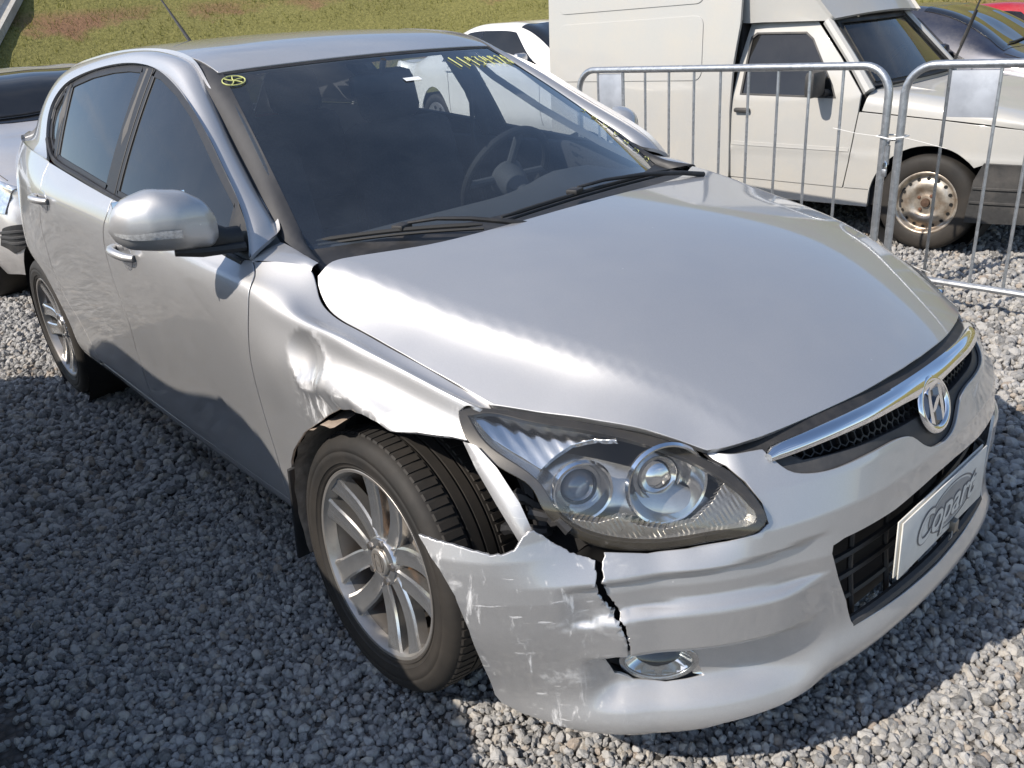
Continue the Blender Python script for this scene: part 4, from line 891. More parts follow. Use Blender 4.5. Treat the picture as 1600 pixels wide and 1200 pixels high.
# headlights
LENSM = glass('headlight_lens', (.97, .96, .94), .9, .025, dirtcol=(.55, .52, .44))
LAMPH = simple('lamp_housing_satin', (.62, .62, .60), .24, .85, .1, 25)
LAMPB = simple('lamp_housing_black', (.028, .028, .028), .35, 0, .2, 40); LAMPR = simple('lamp_rim_brown', (.030, .026, .020), .30, 0, .3, 25)
hl = smooth_curve(TR['hl'] + TR['hl'][:1], 4)[:-1]; hi = TR['hl_inner']; hi_base = smooth_curve(hi + hi[:1], 4)[:-1]
LA, LB, LN = Vector(Lens.a), Vector(Lens.b), Vector(Lens.n)
PRJ = simple('projector_glass', (.12, .16, .22), .05, .0, .05, 20, coat=1.0, spec=1.0)
AMB = simple('bulb_amber', (.55, .35, .12), .2, .3, .1, 30)
for mir in (False, True):
    my = -1 if mir else 1
    mv = lambda p: Vector((p[0], p[1] * my, p[2]))
    H = panel('headlight', off(LENS, -.002), [hl], .018, LENSM, CAR, .004, mirror=mir)
    hi0 = hi_base; ctr = np.mean(np.array(hi0), 0)
    panel('rim', off(LENS, -.006), [hl, [tuple(ctr + (np.array(p) - ctr) * 1.035) for p in hi0]], .012, LAMPR, H, .010, mirror=mir)
    hi = [tuple(ctr + (np.array(p) - ctr) * 1.035) for p in hi0]; back = [tuple(ctr + (np.array(p) - ctr) * .86) for p in hi0]; front = [tuple(ctr + (np.array(p) - ctr) * 1.02) for p in hi0]
    panel('housing', off(LENS, -.080), [back], .02, LAMPH, H, .002, mirror=mir, rim=False)
    A = LENS(np.array([p[0] for p in front + front[:1]]), np.array([p[1] for p in front + front[:1]])); A_ = LENS(np.array([p[0] for p in back + back[:1]]), np.array([p[1] for p in back + back[:1]]))
    strip('housing_wall', (A - np.array(LN) * .008), (A_ - np.array(LN) * .081), LAMPH, H, mir=mir)
    # turn-signal reflector in the upper outer corner, with flutes
    tr = [(-.215, .105), (-.195, .075), (-.135, .038), (-.085, .008), (-.062, .030), (-.03, .052), (.01, .062), (.055, .062), (.04, .070), (-.02, .085), (-.10, .102), (-.18, .112)]
    class _Ref:
        scale = (1, 1)
        def __call__(self, u, v):
            u = np.atleast_1d(u); v = np.atleast_1d(v); P = LENS(u, v)
            t = np.clip((u + .22) / .28, 0, 1)
            return P - np.outer(.014 + .040 * np.sin(np.pi * t) ** .8 + .0004 * np.sin(v * 180 + u * 230), np.array(LN))
        normal = Surf.normal
    panel('signal_reflector', _Ref(), [tr], .0055, REFL, H, .012, mirror=mir)
    # lower bezel with fine ribs
    lb = [(-.06, -.060), (-.03, -.098), (.04, -.118), (.11, -.120), (.18, -.111), (.25, -.099), (.297, -.084), (.285, -.048), (.25, -.012), (.225, -.05), (.19, -.085), (.14, -.098), (.09, -.09), (.06, -.075), (.02, -.088), (-.03, -.08)]
    class _Bez:
        scale = (1, 1)
        def __call__(self, u, v):
            u = np.atleast_1d(u); v = np.atleast_1d(v); return LENS(u, v) - np.outer(.030 + .0010 * np.sin(u * 700 + v * 300) + .0 * u, np.array(LN))
        normal = Surf.normal
    panel('bezel', _Bez(), [lb], .005, simple('bezel_dark', (.26, .255, .245), .28, .6, .1, 40), H, .02, mirror=mir)
    AX = Vector((.86, -.45, .10)).normalized()
    for (u, v, r, dp, pl_r) in ((-.006, -.030, .056, .042, .033), (.146, -.018, .076, .056, .040)):
        c = Vector(LENS([u], [v])[0]) - LN * .036
        ax = AX.copy(); cc = mv(c); ax.y *= my
        pod = MB().lathe([(r + .004, -.004), (r + .001, .004), (r - .003, .002), (r * .93, -.010), (r * .80, -dp * .6), (r * .62, -dp)], cc, ax, 40).build('lamp_bowl', REFL, H)
        MB().lathe([(pl_r + .012, -dp), (pl_r + .010, -dp + .016), (pl_r + .003, -dp + .020), (pl_r, -dp + .014)], cc, ax, 36).build('bowl_ring', simple('lamp_ring', (.45, .46, .48), .2, .9, .05, 30), pod)
        MB().lathe([(.0, -dp + .034), (pl_r * .4, -dp + .0325), (pl_r * .75, -dp + .026), (pl_r * .97, -dp + .015), (pl_r, -dp + .008)], cc, ax, 32).build('projector_lens' if r < .06 else 'bulb_shield', PRJ if r < .06 else REFL, pod)
panel('crack_shade_sheet', off(BUMPER, -.06), [[(.62, .24), (.62, .60), (.98, .60), (.98, .24)]], .05, VOID, CAR, .002, rim=False)  # dark sheet added inside the corner so the crack reads as shaded
_hlL = [o for o in CAR.children if o.name.startswith('headlight')][-1]; _hlL.location = (-.012, -.014, -.014)
# struts of torn metal and plastic behind the broken corner
mb = MB(); V = []; F = []
A = at3 = [(.325, -.812, .733), (.365, -.818, .690), (.42, -.822, .640), (.475, -.822, .585), (.495, -.815, .562)]
B = [(.350, -.800, .728), (.405, -.800, .700), (.46, -.800, .650), (.500, -.803, .595), (.500, -.810, .560)]
frag = strip('fender_strip', A, B, PAINT_SCR, CAR, .004); tag(frag, 'bent loose strip of silver fender beside the headlight')
mb = MB()
for i, (p, q, r) in enumerate([((.38, -.74, .61), (.52, -.71, .58), .016), ((.45, -.77, .61), (.53, -.75, .60), .010), ((.36, -.76, .53), (.48, -.75, .58), .012), ((.36, -.72, .66), (.46, -.73, .56), .02)]):
    p = np.array(p); q = np.array(q); P = [p + (q - p) * t + RNG.normal(size=3) * .006 for t in np.linspace(0, 1, 6)]; mb.tube(P, [r * (.7 + .5 * RNG.random()) for _ in P], 7)
mb.build('broken_bracket', BLACK, CAR)
# mud flap behind the front wheel
MB().box((-.375, -.80, .30), (.012, .15, .30), R=Matrix.Rotation(.18, 3, 'Y'), bev=.004).build('mud_flap', BLACK, CAR)

# door mirrors
def mirror_part(mir):
    s = 1 if mir else -1; V = []; F = []; ny, na = 22, 26
    t = np.linspace(0, 1, ny)
    yk = .862 + .212 * t
    zc = np.interp(t, [0, .25, .6, 1], [1.058, 1.070, 1.076, 1.068]); hh = np.interp(t, [0, .06, .25, .55, .8, .93, 1], [.030, .052, .070, .076, .064, .044, .004]); hb = np.interp(t, [0, .06, .3, .6, .85, .95, 1], [.050, .066, .070, .068, .052, .032, .004])
    dp = np.interp(t, [0, .1, .4, .7, .9, 1], [.045, .06, .080, .080, .055, .006]); xc = np.interp(t, [0, .5, 1], [-.535, -.555, -.60])
    for i in range(ny):
        for k in range(na):
            a = 2 * math.pi * k / na; ca, sa = math.cos(a), math.sin(a); e = .8
            fx = np.sign(ca) * abs(ca) ** e; fz = np.sign(sa) * abs(sa) ** e
            V.append((xc[i] + (dp[i] if ca > 0 else dp[i] * .35) * fx, s * yk[i], zc[i] + (hh[i] if sa > 0 else hb[i]) * fz))
    for i in range(ny - 1):
        for k in range(na): F.append((i * na + k, (i + 1) * na + k, (i + 1) * na + (k + 1) % na, i * na + (k + 1) % na))
    F += [tuple(range(na)), tuple((ny - 1) * na + k for k in range(na))]
    Mr = MB().add(V, F, True).build('door_mirror', PAINT, CAR, 50)
    # indicator lens along the lower outer front
    V = []; F = []; m = 18
    for i in range(m):
        q = .42 + .55 * i / (m - 1); x0 = np.interp(q, t, xc); d0 = np.interp(q, t, dp); z0 = np.interp(q, t, zc); y0 = np.interp(q, t, yk); b0 = np.interp(q, t, hb)
        ends = min(1, (i) / 3, ); hgt = .011 * (.35 + .65 * min(1, i / 4))
        for k in range(5):
            sa = (-.16 - .022 * 0) - k * .07; zf = -abs(sa) ** 1.0; a = math.asin(max(-1, min(1, -abs(sa) ** (1 / .8)))); xf = abs(math.cos(a)) ** .8
            V.append((x0 + d0 * xf + .004, s * (y0 + .002), z0 + b0 * zf))
    for i in range(m - 1):
        for k in range(4): F.append((i * 5 + k, (i + 1) * 5 + k, (i + 1) * 5 + k + 1, i * 5 + k + 1))
    MB().add(V, F, True).build('indicator_lens', simple('indicator_clear', (.72, .73, .73), .10, .5, .35, 160, .001, coat=1.0), Mr)
    mb = MB(); mb.tube([(-.535, s * .80, 1.000), (-.535, s * .835, 1.005), (-.535, s * .870, 1.020)], [.032, .030, .034], 12); mb.tube([(-.50, s * .80, .985), (-.52, s * .90, .992), (-.53, s * .96, 1.002)], [.012, .014, .010], 8)
    mb.build('mirror_arm', BLACK, Mr)
    MB().box((-.590, s * .97, 1.075), (.004, .17, .11), bev=.001).build('mirror_glass', CHROME, Mr)
mirror_part(False); mirror_part(True)
_lm = [o for o in CAR.children if o.name.startswith('door_mirror')][-1]
_pv = Vector((-.55, .86, 1.03)); _lm.matrix_local = Matrix.Translation((-.20, -.01, -.040)) @ Matrix.Translation(_pv) @ Matrix.Rotation(math.radians(38), 4, 'Z') @ Matrix.Translation(-_pv)

# wheels
ALLOY = simple('polished_alloy', (.74, .73, .71), .20, .9, .06, 25, dirt=(12, .35, (.32, .27, .22), .52))
ALLOYD = simple('brake_dusted_alloy', (.50, .48, .45), .34, .75, .15, 18, dirt=(9, .6, (.20, .16, .13), .46))
BARREL = simple('rim_barrel_dark', (.16, .15, .14), .45, .6, .25, 18, dirt=(9, .6, (.08, .065, .05), .45))  # barrel coloured darker than the rim to imitate shade between the spokes
DISC = simple('rusty_disc', (.33, .17, .07), .55, .6, .3, 60)
def tyre_mat():
    t = NT('tyre_rubber'); v = t.tc('Object'); n = t.noise(v, 26, 6, .6); n2 = t.noise(v, 5, 7, .65)
    c = t.mix(t.ramp(n2, (.35, (0, 0, 0)), (.72, (.8, .8, .8))), (.012, .011, .010), (.040, .033, .026))
    t.bsdf(Base_Color=c, Roughness=t.math('ADD', t.math('MULTIPLY', n, .2), .62), Normal=t.bump(n, .25, .0015)); MATS['tyre'] = t.m; return t.m
TYRE = tyre_mat()
def wheel_proto():
    """Wheel in its own frame: axis +y is outboard, centre at the origin."""
    W = empty('wheel')
    R = .317; prof = [(.218, .070), (.225, .088), (.232, .098), (.2345, .1035), (.238, .1045), (.2395, .1025), (.246, .105), (.2475, .1075), (.250, .1072), (.262, .1110), (.272, .1115), (.2735, .1098), (.276, .1098), (.2775, .1110), (.285, .110), (.300, .104), (.309, .095), (.3145, .082), (.3165, .060), (.317, .036), (.317, .034), (.309, .0335), (.309, .0275), (.317, .027), (.317, .0035), (.309, .003), (.309, -.003), (.317, -.0035), (.317, -.027), (.309, -.0275), (.309, -.0335), (.317, -.034), (.3165, -.060), (.3145, -.082), (.309, -.095), (.300, -.104), (.285, -.110), (.255, -.108), (.232, -.098), (.22, -.08)]
    ty = MB().lathe(prof, (0, 0, 0), (0, 1, 0), 120).build('tyre', TYRE, W, 60)
    mb = MB()                                              # shoulder blocks and sipes
    for i in range(84):
        a = 2 * math.pi * i / 84
        for s in (-1, 1):
            c, sn = math.cos(a), math.sin(a)
            def P(r, y, da): return (r * math.cos(a + da), y * s, r * math.sin(a + da))
            w = .026; V = [P(.3155, .040, -w), P(.3155, .040, w), P(.3120, .088, w), P(.3120, .088, -w), P(.3205, .041, -w * .93), P(.3205, .041, w * .93), P(.3165, .085, w * .93), P(.3165, .085, -w * .93)]
            mb.add(V, [(4, 5, 6, 7), (0, 1, 5, 4), (1, 2, 6, 5), (2, 3, 7, 6), (3, 0, 4, 7)])
    tag(mb.build('tread_blocks', TYRE, ty), kind='stuff')
    # rim: lip, barrel, hub
    rim = MB().lathe([(.2335, .089), (.2345, .098), (.2300, .1015), (.2235, .100), (.2200, .092), (.2140, .070)], (0, 0, 0), (0, 1, 0), 90).build('rim', ALLOYD, W, 50)
    MB().lathe([(.2145, .070), (.205, .045), (.200, .0), (.203, -.075), (.222, -.090), (.226, -.098)], (0, 0, 0), (0, 1, 0), 90).build('barrel', BARREL, rim, 50)
    mb = MB()
    for i in range(5):
        base = 2 * math.pi * i / 5 + math.radians(100)
        for s in (-1, 1):
            V = []; F = []; n = 11
            for k in range(n):
                t = k / (n - 1); r = .040 + (.2215 - .040) * t
                da = s * (math.radians(15.0) + math.radians(-1.5) * t + math.radians(3) * math.sin(t * math.pi)) if r > .0 else 0
                da = s * (.024 + .022 * t + .006 * math.sin(math.pi * t)) / max(r, .06) * 1.0
                wv = (.0215 + .0060 * t + .006 * max(0, t - .85) / .15) ; y = .076 + .006 * math.sin(math.pi * t) * -1 + .017 * t ** 2
                a = base + da; er = np.array([math.cos(a), 0, math.sin(a)]); et = np.array([-math.sin(a), 0, math.cos(a)])
                c = er * r + np.array([0, y, 0])
                V += [c - et * wv - np.array([0, .030, 0]), c - et * wv * 1.02 - np.array([0, .004, 0]), c - et * wv * .80, c - et * wv * .30 - np.array([0, .003, 0]), c + et * wv * .30 - np.array([0, .003, 0]), c + et * wv * .80, c + et * wv * 1.02 - np.array([0, .004, 0]), c + et * wv - np.array([0, .030, 0])]
            m = 8
            for k in range(n - 1):
                for q in range(m): F.append((k * m + q, k * m + (q + 1) % m, (k + 1) * m + (q + 1) % m, (k + 1) * m + q))
            mb.add(V, F, True)
    mb.lathe([(.062, .040), (.062, .070), (.056, .078), (.040, .080), (.034, .076), (.0, .076)], (0, 0, 0), (0, 1, 0), 40)
    mb.build('spokes', ALLOY, rim, 40)
    cap = MB().lathe([(.0335, .072), (.0335, .083), (.030, .086), (.015, .0875), (.0, .088)], (0, 0, 0), (0, 1, 0), 32).build('centre_cap', ALLOYD, rim)
    mb = MB(); O = Vector((0, .0882, 0)); k = .55
    for pl_ in (legL, legR, bar2): mb.add(*flat([(x * k, y * k) for x, y in pl_], -.0004, .0008, O, Vector((1, 0, 0)), Vector((0, 0, 1)), Vector((0, 1, 0))))
    ra, rb = .0235, .0215
    V = []; F = []
    for i in range(32):
        a = 2 * math.pi * i / 32
        for r in (ra, rb): V.append((r * math.cos(a), .0885, r * math.sin(a)))
    for i in range(32): j = (i + 1) % 32; F.append((i * 2, j * 2, j * 2 + 1, i * 2 + 1))
    mb.add(V, F); mb.build('cap_mark', simple('cap_mark_grey', (.12, .11, .10), .5), cap)
    for i in range(5):
        a = 2 * math.pi * i / 5 + math.radians(100); c = (.048 * math.cos(a), .066, .048 * math.sin(a))
        MB().lathe([(.0105, 0), (.0105, .014), (.0085, .018), (.0, .019)], c, (0, 1, 0), 6).build('wheel_bolt', simple('bolt_steel', (.30, .28, .26), .4, .9, .2, 80), rim, 25)
    MB().lathe([(.060, .0), (.085, .012), (.14, .012), (.14, -.010), (.06, -.01)], (0, 0, 0), (0, 1, 0), 48).build('brake_disc', DISC, W)
    mb = MB(); mb.box((-.10, .015, .085), (.09, .06, .12), bev=.015, R=Matrix.Rotation(.7, 3, 'Y')); mb.build('brake_caliper', simple('caliper_grey', (.20, .18, .16), .6, .3, .3, 40), W)
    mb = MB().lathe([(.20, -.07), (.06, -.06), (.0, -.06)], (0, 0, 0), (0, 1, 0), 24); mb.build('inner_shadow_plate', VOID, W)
    return W
W0 = wheel_proto()
def place_wheel(W, loc, rz, camber=0.0, spin=0.0):
    W.parent = CAR; W.location = loc; W.rotation_mode = 'XYZ'
    W.matrix_local = Matrix.Translation(loc) @ Matrix.Rotation(rz, 4, 'Z') @ Matrix.Rotation(camber, 4, 'X') @ Matrix.Rotation(spin, 4, 'Y')
place_wheel(W0, (-.008, -.762, .309), math.pi, math.radians(5.0), math.radians(0))
w = copy_tree(W0, CAR); place_wheel(w, (-2.65, -.750, .316), math.pi, 0, .5)
w = copy_tree(W0, CAR); place_wheel(w, (0, .765, .316), 0, 0, .9)
w = copy_tree(W0, CAR); place_wheel(w, (-2.65, .750, .316), 0, 0, 1.4)
# ================================================================ hatchback: wipers, aerial, glass marks, cabin
def on_screen(u, v, lift=.004):
    return SCREEN([u], [v])[0] + SCREEN.normal([u], [v])[0] * lift * (1 if SCREEN.normal([u], [v])[0][2] > 0 else -1)
def wiper(blade, arm, hub):
    w = MB().tube(arm, [.008, .007, .006, .005, .0045][:len(arm)] if len(arm) == 5 else .008, 8).build('wiper', BLACK, CAR)
    d = np.array(blade[-1]) - np.array(blade[0]); P = [np.array(blade[0]) + d * t + np.array([0, 0, .006 * math.sin(t * math.pi)]) for t in np.linspace(0, 1, 12)]
    MB().tube(P, [.003] + [.0062] * 10 + [.003], 8).build('blade', RUBBER, w)
    MB().tube([p - np.array([-.004, 0, .010]) for p in P], .004, 5).build('blade_edge', RUBBER, w)
    c = np.array(hub); MB().box(c, (.035, .045, .014), rz=.3, bev=.004).build('blade_joint', BLACK, w)
wiper([(-.440, -.640, .972), (-.150, -.335, .986)], [(-.085, -.20, .962), (-.12, -.26, .980), (-.19, -.34, .997), (-.25, -.40, 1.002), (-.30, -.455, .996)], (-.305, -.47, .990))
wiper([(-.160, -.262, .988), (-.225, .50, .980)], [(-.14, .56, .962), (-.15, .46, .982), (-.17, .30, 1.002), (-.19, .16, 1.008), (-.20, .06, 1.004)], (-.194, .04, .998))
MB().tube([(-2.53, 0, 1.448), (-2.55, 0, 1.475), (-2.83, 0, 1.70)], [.014, .008, .003], 8).build('aerial', BLACK, CAR)
CHALK = simple('yellow_chalk', (.50, .52, .20), .9, 0, .25, 150)
mk = empty('windscreen_mark'); mk.parent = wind
c0, r0 = (.855, .648), (.030, .044)
mb = MB(); mb.tube([on_screen(c0[0] + r0[0] * math.sin(a), c0[1] + r0[1] * math.cos(a)) for a in np.linspace(0, 6.6, 40)], .0020, 5)
mb.build('chalk_circle', CHALK, mk)
for a in (.4, 1.35, 2.5, 3.6, 4.8):
    MB().tube([on_screen(c0[0] + r0[0] * .9 * t * math.sin(a + .3 * t), c0[1] + r0[1] * .9 * t * math.cos(a + .3 * t)) for t in np.linspace(.05, 1, 7)], .0020, 5).build('chalk_stroke', CHALK, mk)
# lot number chalked across the top corner of the glass
DIG = {'1': [[(.3, 0), (.3, 1)]], '4': [[(0, 1), (0, .45), (.6, .45)], [(.5, .9), (.5, 0)]], '3': [[(0, .95), (.5, .95), (.2, .55), (.55, .3), (.3, 0), (0, .08)]], '9': [[(.5, .6), (.1, .55), (.1, .95), (.5, .95), (.5, 0)]], '2': [[(0, .85), (.3, 1), (.55, .8), (0, 0), (.6, 0)]], '8': [[(.3, .5), (.05, .75), (.3, 1), (.55, .75), (.05, .25), (.3, 0), (.55, .25), (.3, .5)]]}
for i, ch in enumerate('11934928'):
    for st in DIG[ch]:
        P = [on_screen(.775 + .075 * (y - .1) - .010 * i / 8, -.30 - .050 * i - .036 * x) for x, y in resample(st, .15, False)]
        MB().tube(P, .0017, 5).build('chalk_digit', CHALK, mk)
for i in range(7):
    u = .05 + .055 * i; P = [on_screen(u + .012 * math.sin(k + i), -.655 - .012 * math.cos(2.1 * k + i) ) for k in range(5)]
    MB().tube(P, .0014, 5).build('chalk_scribble', CHALK, mk)
V = [on_screen(.715 + du, .03 - dv, .003) for du, dv in ((0, 0), (0, .075), (.022, .075), (.022, 0))]
MB().add(V, [(0, 1, 2, 3)]).build('toll_sticker', simple('sticker_white', (.8, .82, .84), .4, 0, .05, 30), wind)
# cabin
SEAT = simple('dark_seat_cloth', (.055, .055, .058), .9, 0, .25, 120, .001); DASH = simple('dashboard_grey', (.085, .088, .092), .7, 0, .1, 160, .0006); TRIM = simple('grey_trim', (.30, .30, .30), .7, 0, .08, 60); LINER = simple('grey_headliner', (.34, .335, .325), .95, 0, .08, 90)
V = []; F = []
prof = [(-.24, .935), (-.36, .955), (-.48, .955), (-.58, .935), (-.66, .885), (-.68, .80), (-.62, .62), (-.45, .5)]
ysd = np.linspace(-.70, .70, 25)
for y in ysd:
    k = .045 * math.exp(-((y - .37) / .16) ** 2)
    for i, (x, z) in enumerate(prof): V.append((x - .05 * (y / .7) ** 2, y, z + (k if 2 <= i <= 4 else 0) - .02 * (y / .7) ** 2))
for i in range(len(ysd) - 1):
    for k in range(len(prof) - 1): F.append((i * 8 + k, (i + 1) * 8 + k, (i + 1) * 8 + k + 1, i * 8 + k + 1))
dash = MB().add(V, F, True).build('dashboard', DASH, CAR)
MB().box((-.70, 0, .80), (.04, .24, .16), bev=.015).build('centre_console', GLOSSB, dash)
st = Vector((-.86, .37, .93)); sa = Vector((-.88, 0, .47)).normalized()
e1 = Vector((0, 1, 0)); e2 = sa.cross(e1)
sw = MB().tube([st + (e1 * math.cos(a) + e2 * math.sin(a)) * .187 for a in np.linspace(0, 2 * math.pi, 41)[:-1]], .015, 10, closed=True).build('steering_wheel', RUBBER, CAR)
mb = MB(); mb.lathe([(.0, .03), (.05, .025), (.07, 0), (.06, -.03), (.03, -.12)], st, sa, 24); mb.build('hub', DASH, sw)
for a in (0, math.pi, math.pi * 1.5): MB().tube([st + (e1 * math.cos(a) + e2 * math.sin(a)) * r for r in (.04, .18)], .014, 8).build('spoke', DASH, sw)
def seat(x, y, w=.50, rear=False):
    s = MB()
    def cushion(c, sz, ry, bev): return MB().box(c, sz, R=Matrix.Rotation(ry, 3, 'Y'), bev=bev)
    b = cushion((x - .30, y, .80), (.14, w, .66), -.30, .06).build('seat', SEAT, CAR, 60)
    cushion((x, y, .50), (.52, w, .16), .08, .05).build('seat_base', SEAT, b, 60)
    n = 1 if not rear else 3
    for i in range(n):
        yy = y if n == 1 else y + (i - 1) * .42
        h = cushion((x - .43, yy, 1.21), (.10, .27, .20), -.22, .05).build('headrest', SEAT, b, 60)
        for d in (-.06, .06): MB().tube([(x - .405, yy + d, 1.08), (x - .425, yy + d, 1.16)], .006, 6).build('headrest_post', CHROME, h)
seat(-1.12, -.36); seat(-1.12, .36); seat(-2.02, 0, 1.22, True)
MB().add(*(lambda A: (A, [(0, 1, 2, 3)]))([(-1.08, -.50, 1.352), (-1.08, .50, 1.352), (-2.85, .48, 1.36), (-2.85, -.48, 1.36)])).build('headliner', LINER, CAR)
mb = MB(); mb.box((-1.03, 0, 1.285), (.03, .24, .065), bev=.012); mb.tube([(-1.03, 0, 1.30), (-1.0, 0, 1.36)], .010, 8); mb.build('rear_view_mirror', BLACK, CAR)
for s in (-1, 1):
    A = np.array([(-.46, s * .72, .95), (-.66, s * .68, 1.03), (-.90, s * .62, 1.15), (-1.10, s * .565, 1.27), (-1.20, s * .54, 1.345)]); B = A + np.array([(-.05, s * .045, -.01)] * 5)
    strip('pillar_trim', A + [-.01, -s * .02, -.02], B, TRIM, CAR, .004)
    P = [(-1.42, s * .775, 1.02), (-1.42, s * .70, 1.20), (-1.42, s * .585, 1.37)]; MB().tube(P, .035, 8).build('pillar_trim', GREYP, CAR)
    P = [(-2.10, s * .74, 1.06), (-2.13, s * .68, 1.22), (-2.15, s * .58, 1.36)]; MB().tube(P, .05, 8).build('pillar_trim', GREYP, CAR)
    for x0 in (-.95, -1.75): MB().box((x0, s * .765, .72), (.78, .05, .56), bev=.02).build('door_trim', SEAT, CAR)
    MB().tube([(-1.38, s * .66, 1.22), (-1.34, s * .62, .95), (-1.25, s * .60, .60)], .010, 6).build('seat_belt', RUBBER, CAR)
# ================================================================ ground, gravel, grassy bank
def ground_mat():
    t = NT('gravel_ground'); v = t.tc('Object'); a = t.vor(v, 42, 'F1', 'Color'); d = t.vor(v, 42, 'F1', 'Distance'); n = t.noise(v, 1.2, 6, .6); s = t.n('ShaderNodeSeparateColor'); t.l(a, s.inputs[0])
    c = t.ramp(s.outputs[0], (.0, (.08, .075, .07)), (.5, (.14, .13, .12)), (1.0, (.24, .225, .21)))
    c = t.mix(t.ramp(n, (.55, (0, 0, 0)), (.75, (.5, .5, .5))), c, (.17, .14, .11))
    c = t.mix(t.ramp(d, (.25, (0, 0, 0)), (.60, (.75, .75, .75))), c, (.07, .062, .054))
    hgt = t.math('SUBTRACT', 1.0, d)
    t.bsdf(Base_Color=c, Roughness=.9, Normal=t.bump(hgt, 1.0, .02)); return t.m
V = []; F = []; xs = np.r_[-300, -60, -25, np.linspace(-14, 8, 56), 25, 60, 300]; ysg = np.r_[-300, -60, -25, np.linspace(-10, 14, 56), 25, 60, 300]
for x in xs:
    for y in ysg:
        z = mnoise.noise(Vector((x * .8, y * .8, 0))) * .010 + mnoise.noise(Vector((x * 2.6, y * 2.6, 4))) * .004 - .010
        V.append((x, y, z))
m = len(ysg)
for i in range(len(xs) - 1):
    for j in range(m - 1): F.append((i * m + j, (i + 1) * m + j, (i + 1) * m + j + 1, i * m + j + 1))
g = MB().add(V, F, True).build('ground', ground_mat()); tag(g, kind='structure')
# loose crushed stone: points carrying instanced stones made inside geometry nodes
def stone_mat():
    t = NT('crushed_stone'); oi = t.n('ShaderNodeObjectInfo'); v = t.tc('Object'); n = t.noise(v, 2.2, 6, .65)
    c = t.ramp(oi.outputs['Random'], (0, (.11, .11, .112)), (.25, (.30, .295, .287)), (.55, (.43, .42, .405)), (.8, (.54, .525, .50)), (.93, (.52, .475, .41)), (1.0, (.34, .27, .21)))
    c = t.mix(t.ramp(n, (.35, (0, 0, 0)), (.7, (.40, .40, .40))), c, (.52, .51, .49))
    t.bsdf(Base_Color=c, Roughness=.88, Normal=t.bump(t.noise(v, 7, 5, .7), .5, .25)); return t.m
def gravel(name, pts, rot, scl, mat, nvar=7, sub=2):
    me = bpy.data.meshes.new(name); me.from_pydata(pts.tolist(), [], [])
    a = me.attributes.new('rot', 'FLOAT_VECTOR', 'POINT'); a.data.foreach_set('vector', rot.astype(np.float32).ravel())
    a = me.attributes.new('scl', 'FLOAT_VECTOR', 'POINT'); a.data.foreach_set('vector', scl.astype(np.float32).ravel())
    o = link(name, me); ng = bpy.data.node_groups.new(name, 'GeometryNodeTree'); N = ng.nodes; L = ng.links
    ng.interface.new_socket('Geometry', in_out='INPUT', socket_type='NodeSocketGeometry'); ng.interface.new_socket('Geometry', in_out='OUTPUT', socket_type='NodeSocketGeometry')
    gi = N.new('NodeGroupInput'); go = N.new('NodeGroupOutput'); j = N.new('GeometryNodeGeometryToInstance')
    for k in range(nvar):
        ico = N.new('GeometryNodeMeshIcoSphere'); ico.inputs['Radius'].default_value = 1.0; ico.inputs['Subdivisions'].default_value = sub
        pos = N.new('GeometryNodeInputPosition'); ad = N.new('ShaderNodeVectorMath'); ad.operation = 'ADD'; ad.inputs[1].default_value = (k * 7.31, k * 3.7, k * 1.9)
        no = N.new('ShaderNodeTexNoise'); no.inputs['Scale'].default_value = 1.05; no.inputs['Detail'].default_value = 1.5
        vo = N.new('ShaderNodeTexVoronoi'); vo.inputs['Scale'].default_value = 1.15
        mm = N.new('ShaderNodeMath'); mm.operation = 'MULTIPLY_ADD'; mm.inputs[1].default_value = 1.3; mm.inputs[2].default_value = .10
        m2 = N.new('ShaderNodeMath'); m2.operation = 'MULTIPLY_ADD'; m2.inputs[1].default_value = .50
        sc = N.new('ShaderNodeVectorMath'); sc.operation = 'SCALE'; sp = N.new('GeometryNodeSetPosition'); sm = N.new('GeometryNodeSetMaterial'); sm.inputs['Material'].default_value = mat
        L.new(pos.outputs[0], ad.inputs[0]); L.new(ad.outputs[0], no.inputs['Vector']); L.new(ad.outputs[0], vo.inputs['Vector'])
        L.new(no.outputs[0], mm.inputs[0]); L.new(vo.outputs['Distance'], m2.inputs[0]); L.new(mm.outputs[0], m2.inputs[2])
        L.new(pos.outputs[0], sc.inputs[0]); L.new(m2.outputs[0], sc.inputs['Scale']); L.new(ico.outputs[0], sp.inputs[0]); L.new(sc.outputs[0], sp.inputs['Position'])
        L.new(sp.outputs[0], sm.inputs[0]); L.new(sm.outputs[0], j.inputs[0])
    ip = N.new('GeometryNodeInstanceOnPoints'); ip.inputs['Pick Instance'].default_value = True
    ra = N.new('GeometryNodeInputNamedAttribute'); ra.data_type = 'FLOAT_VECTOR'; ra.inputs[0].default_value = 'rot'; sa_ = N.new('GeometryNodeInputNamedAttribute'); sa_.data_type = 'FLOAT_VECTOR'; sa_.inputs[0].default_value = 'scl'
    er = N.new('FunctionNodeEulerToRotation'); L.new(ra.outputs[0], er.inputs[0])
    L.new(gi.outputs[0], ip.inputs['Points']); L.new(j.outputs[0], ip.inputs['Instance']); L.new(er.outputs[0], ip.inputs['Rotation']); L.new(sa_.outputs[0], ip.inputs['Scale']); L.new(ip.outputs[0], go.inputs[0])
    md = o.modifiers.new('stones', 'NODES'); md.node_group = ng; return o
def scatter(x0, x1, y0, y1, sp):
    gx, gy = np.meshgrid(np.arange(x0, x1, sp), np.arange(y0, y1, sp)); p = np.c_[gx.ravel(), gy.ravel()]; return p + RNG.uniform(-.55, .55, p.shape) * sp
near = scatter(-1.3, 2.1, -2.9, .5, .0120); mid = scatter(-6.5, 3.2, -3.6, 5.2, .0235); far = scatter(-13, 6, -6, 13, .075)
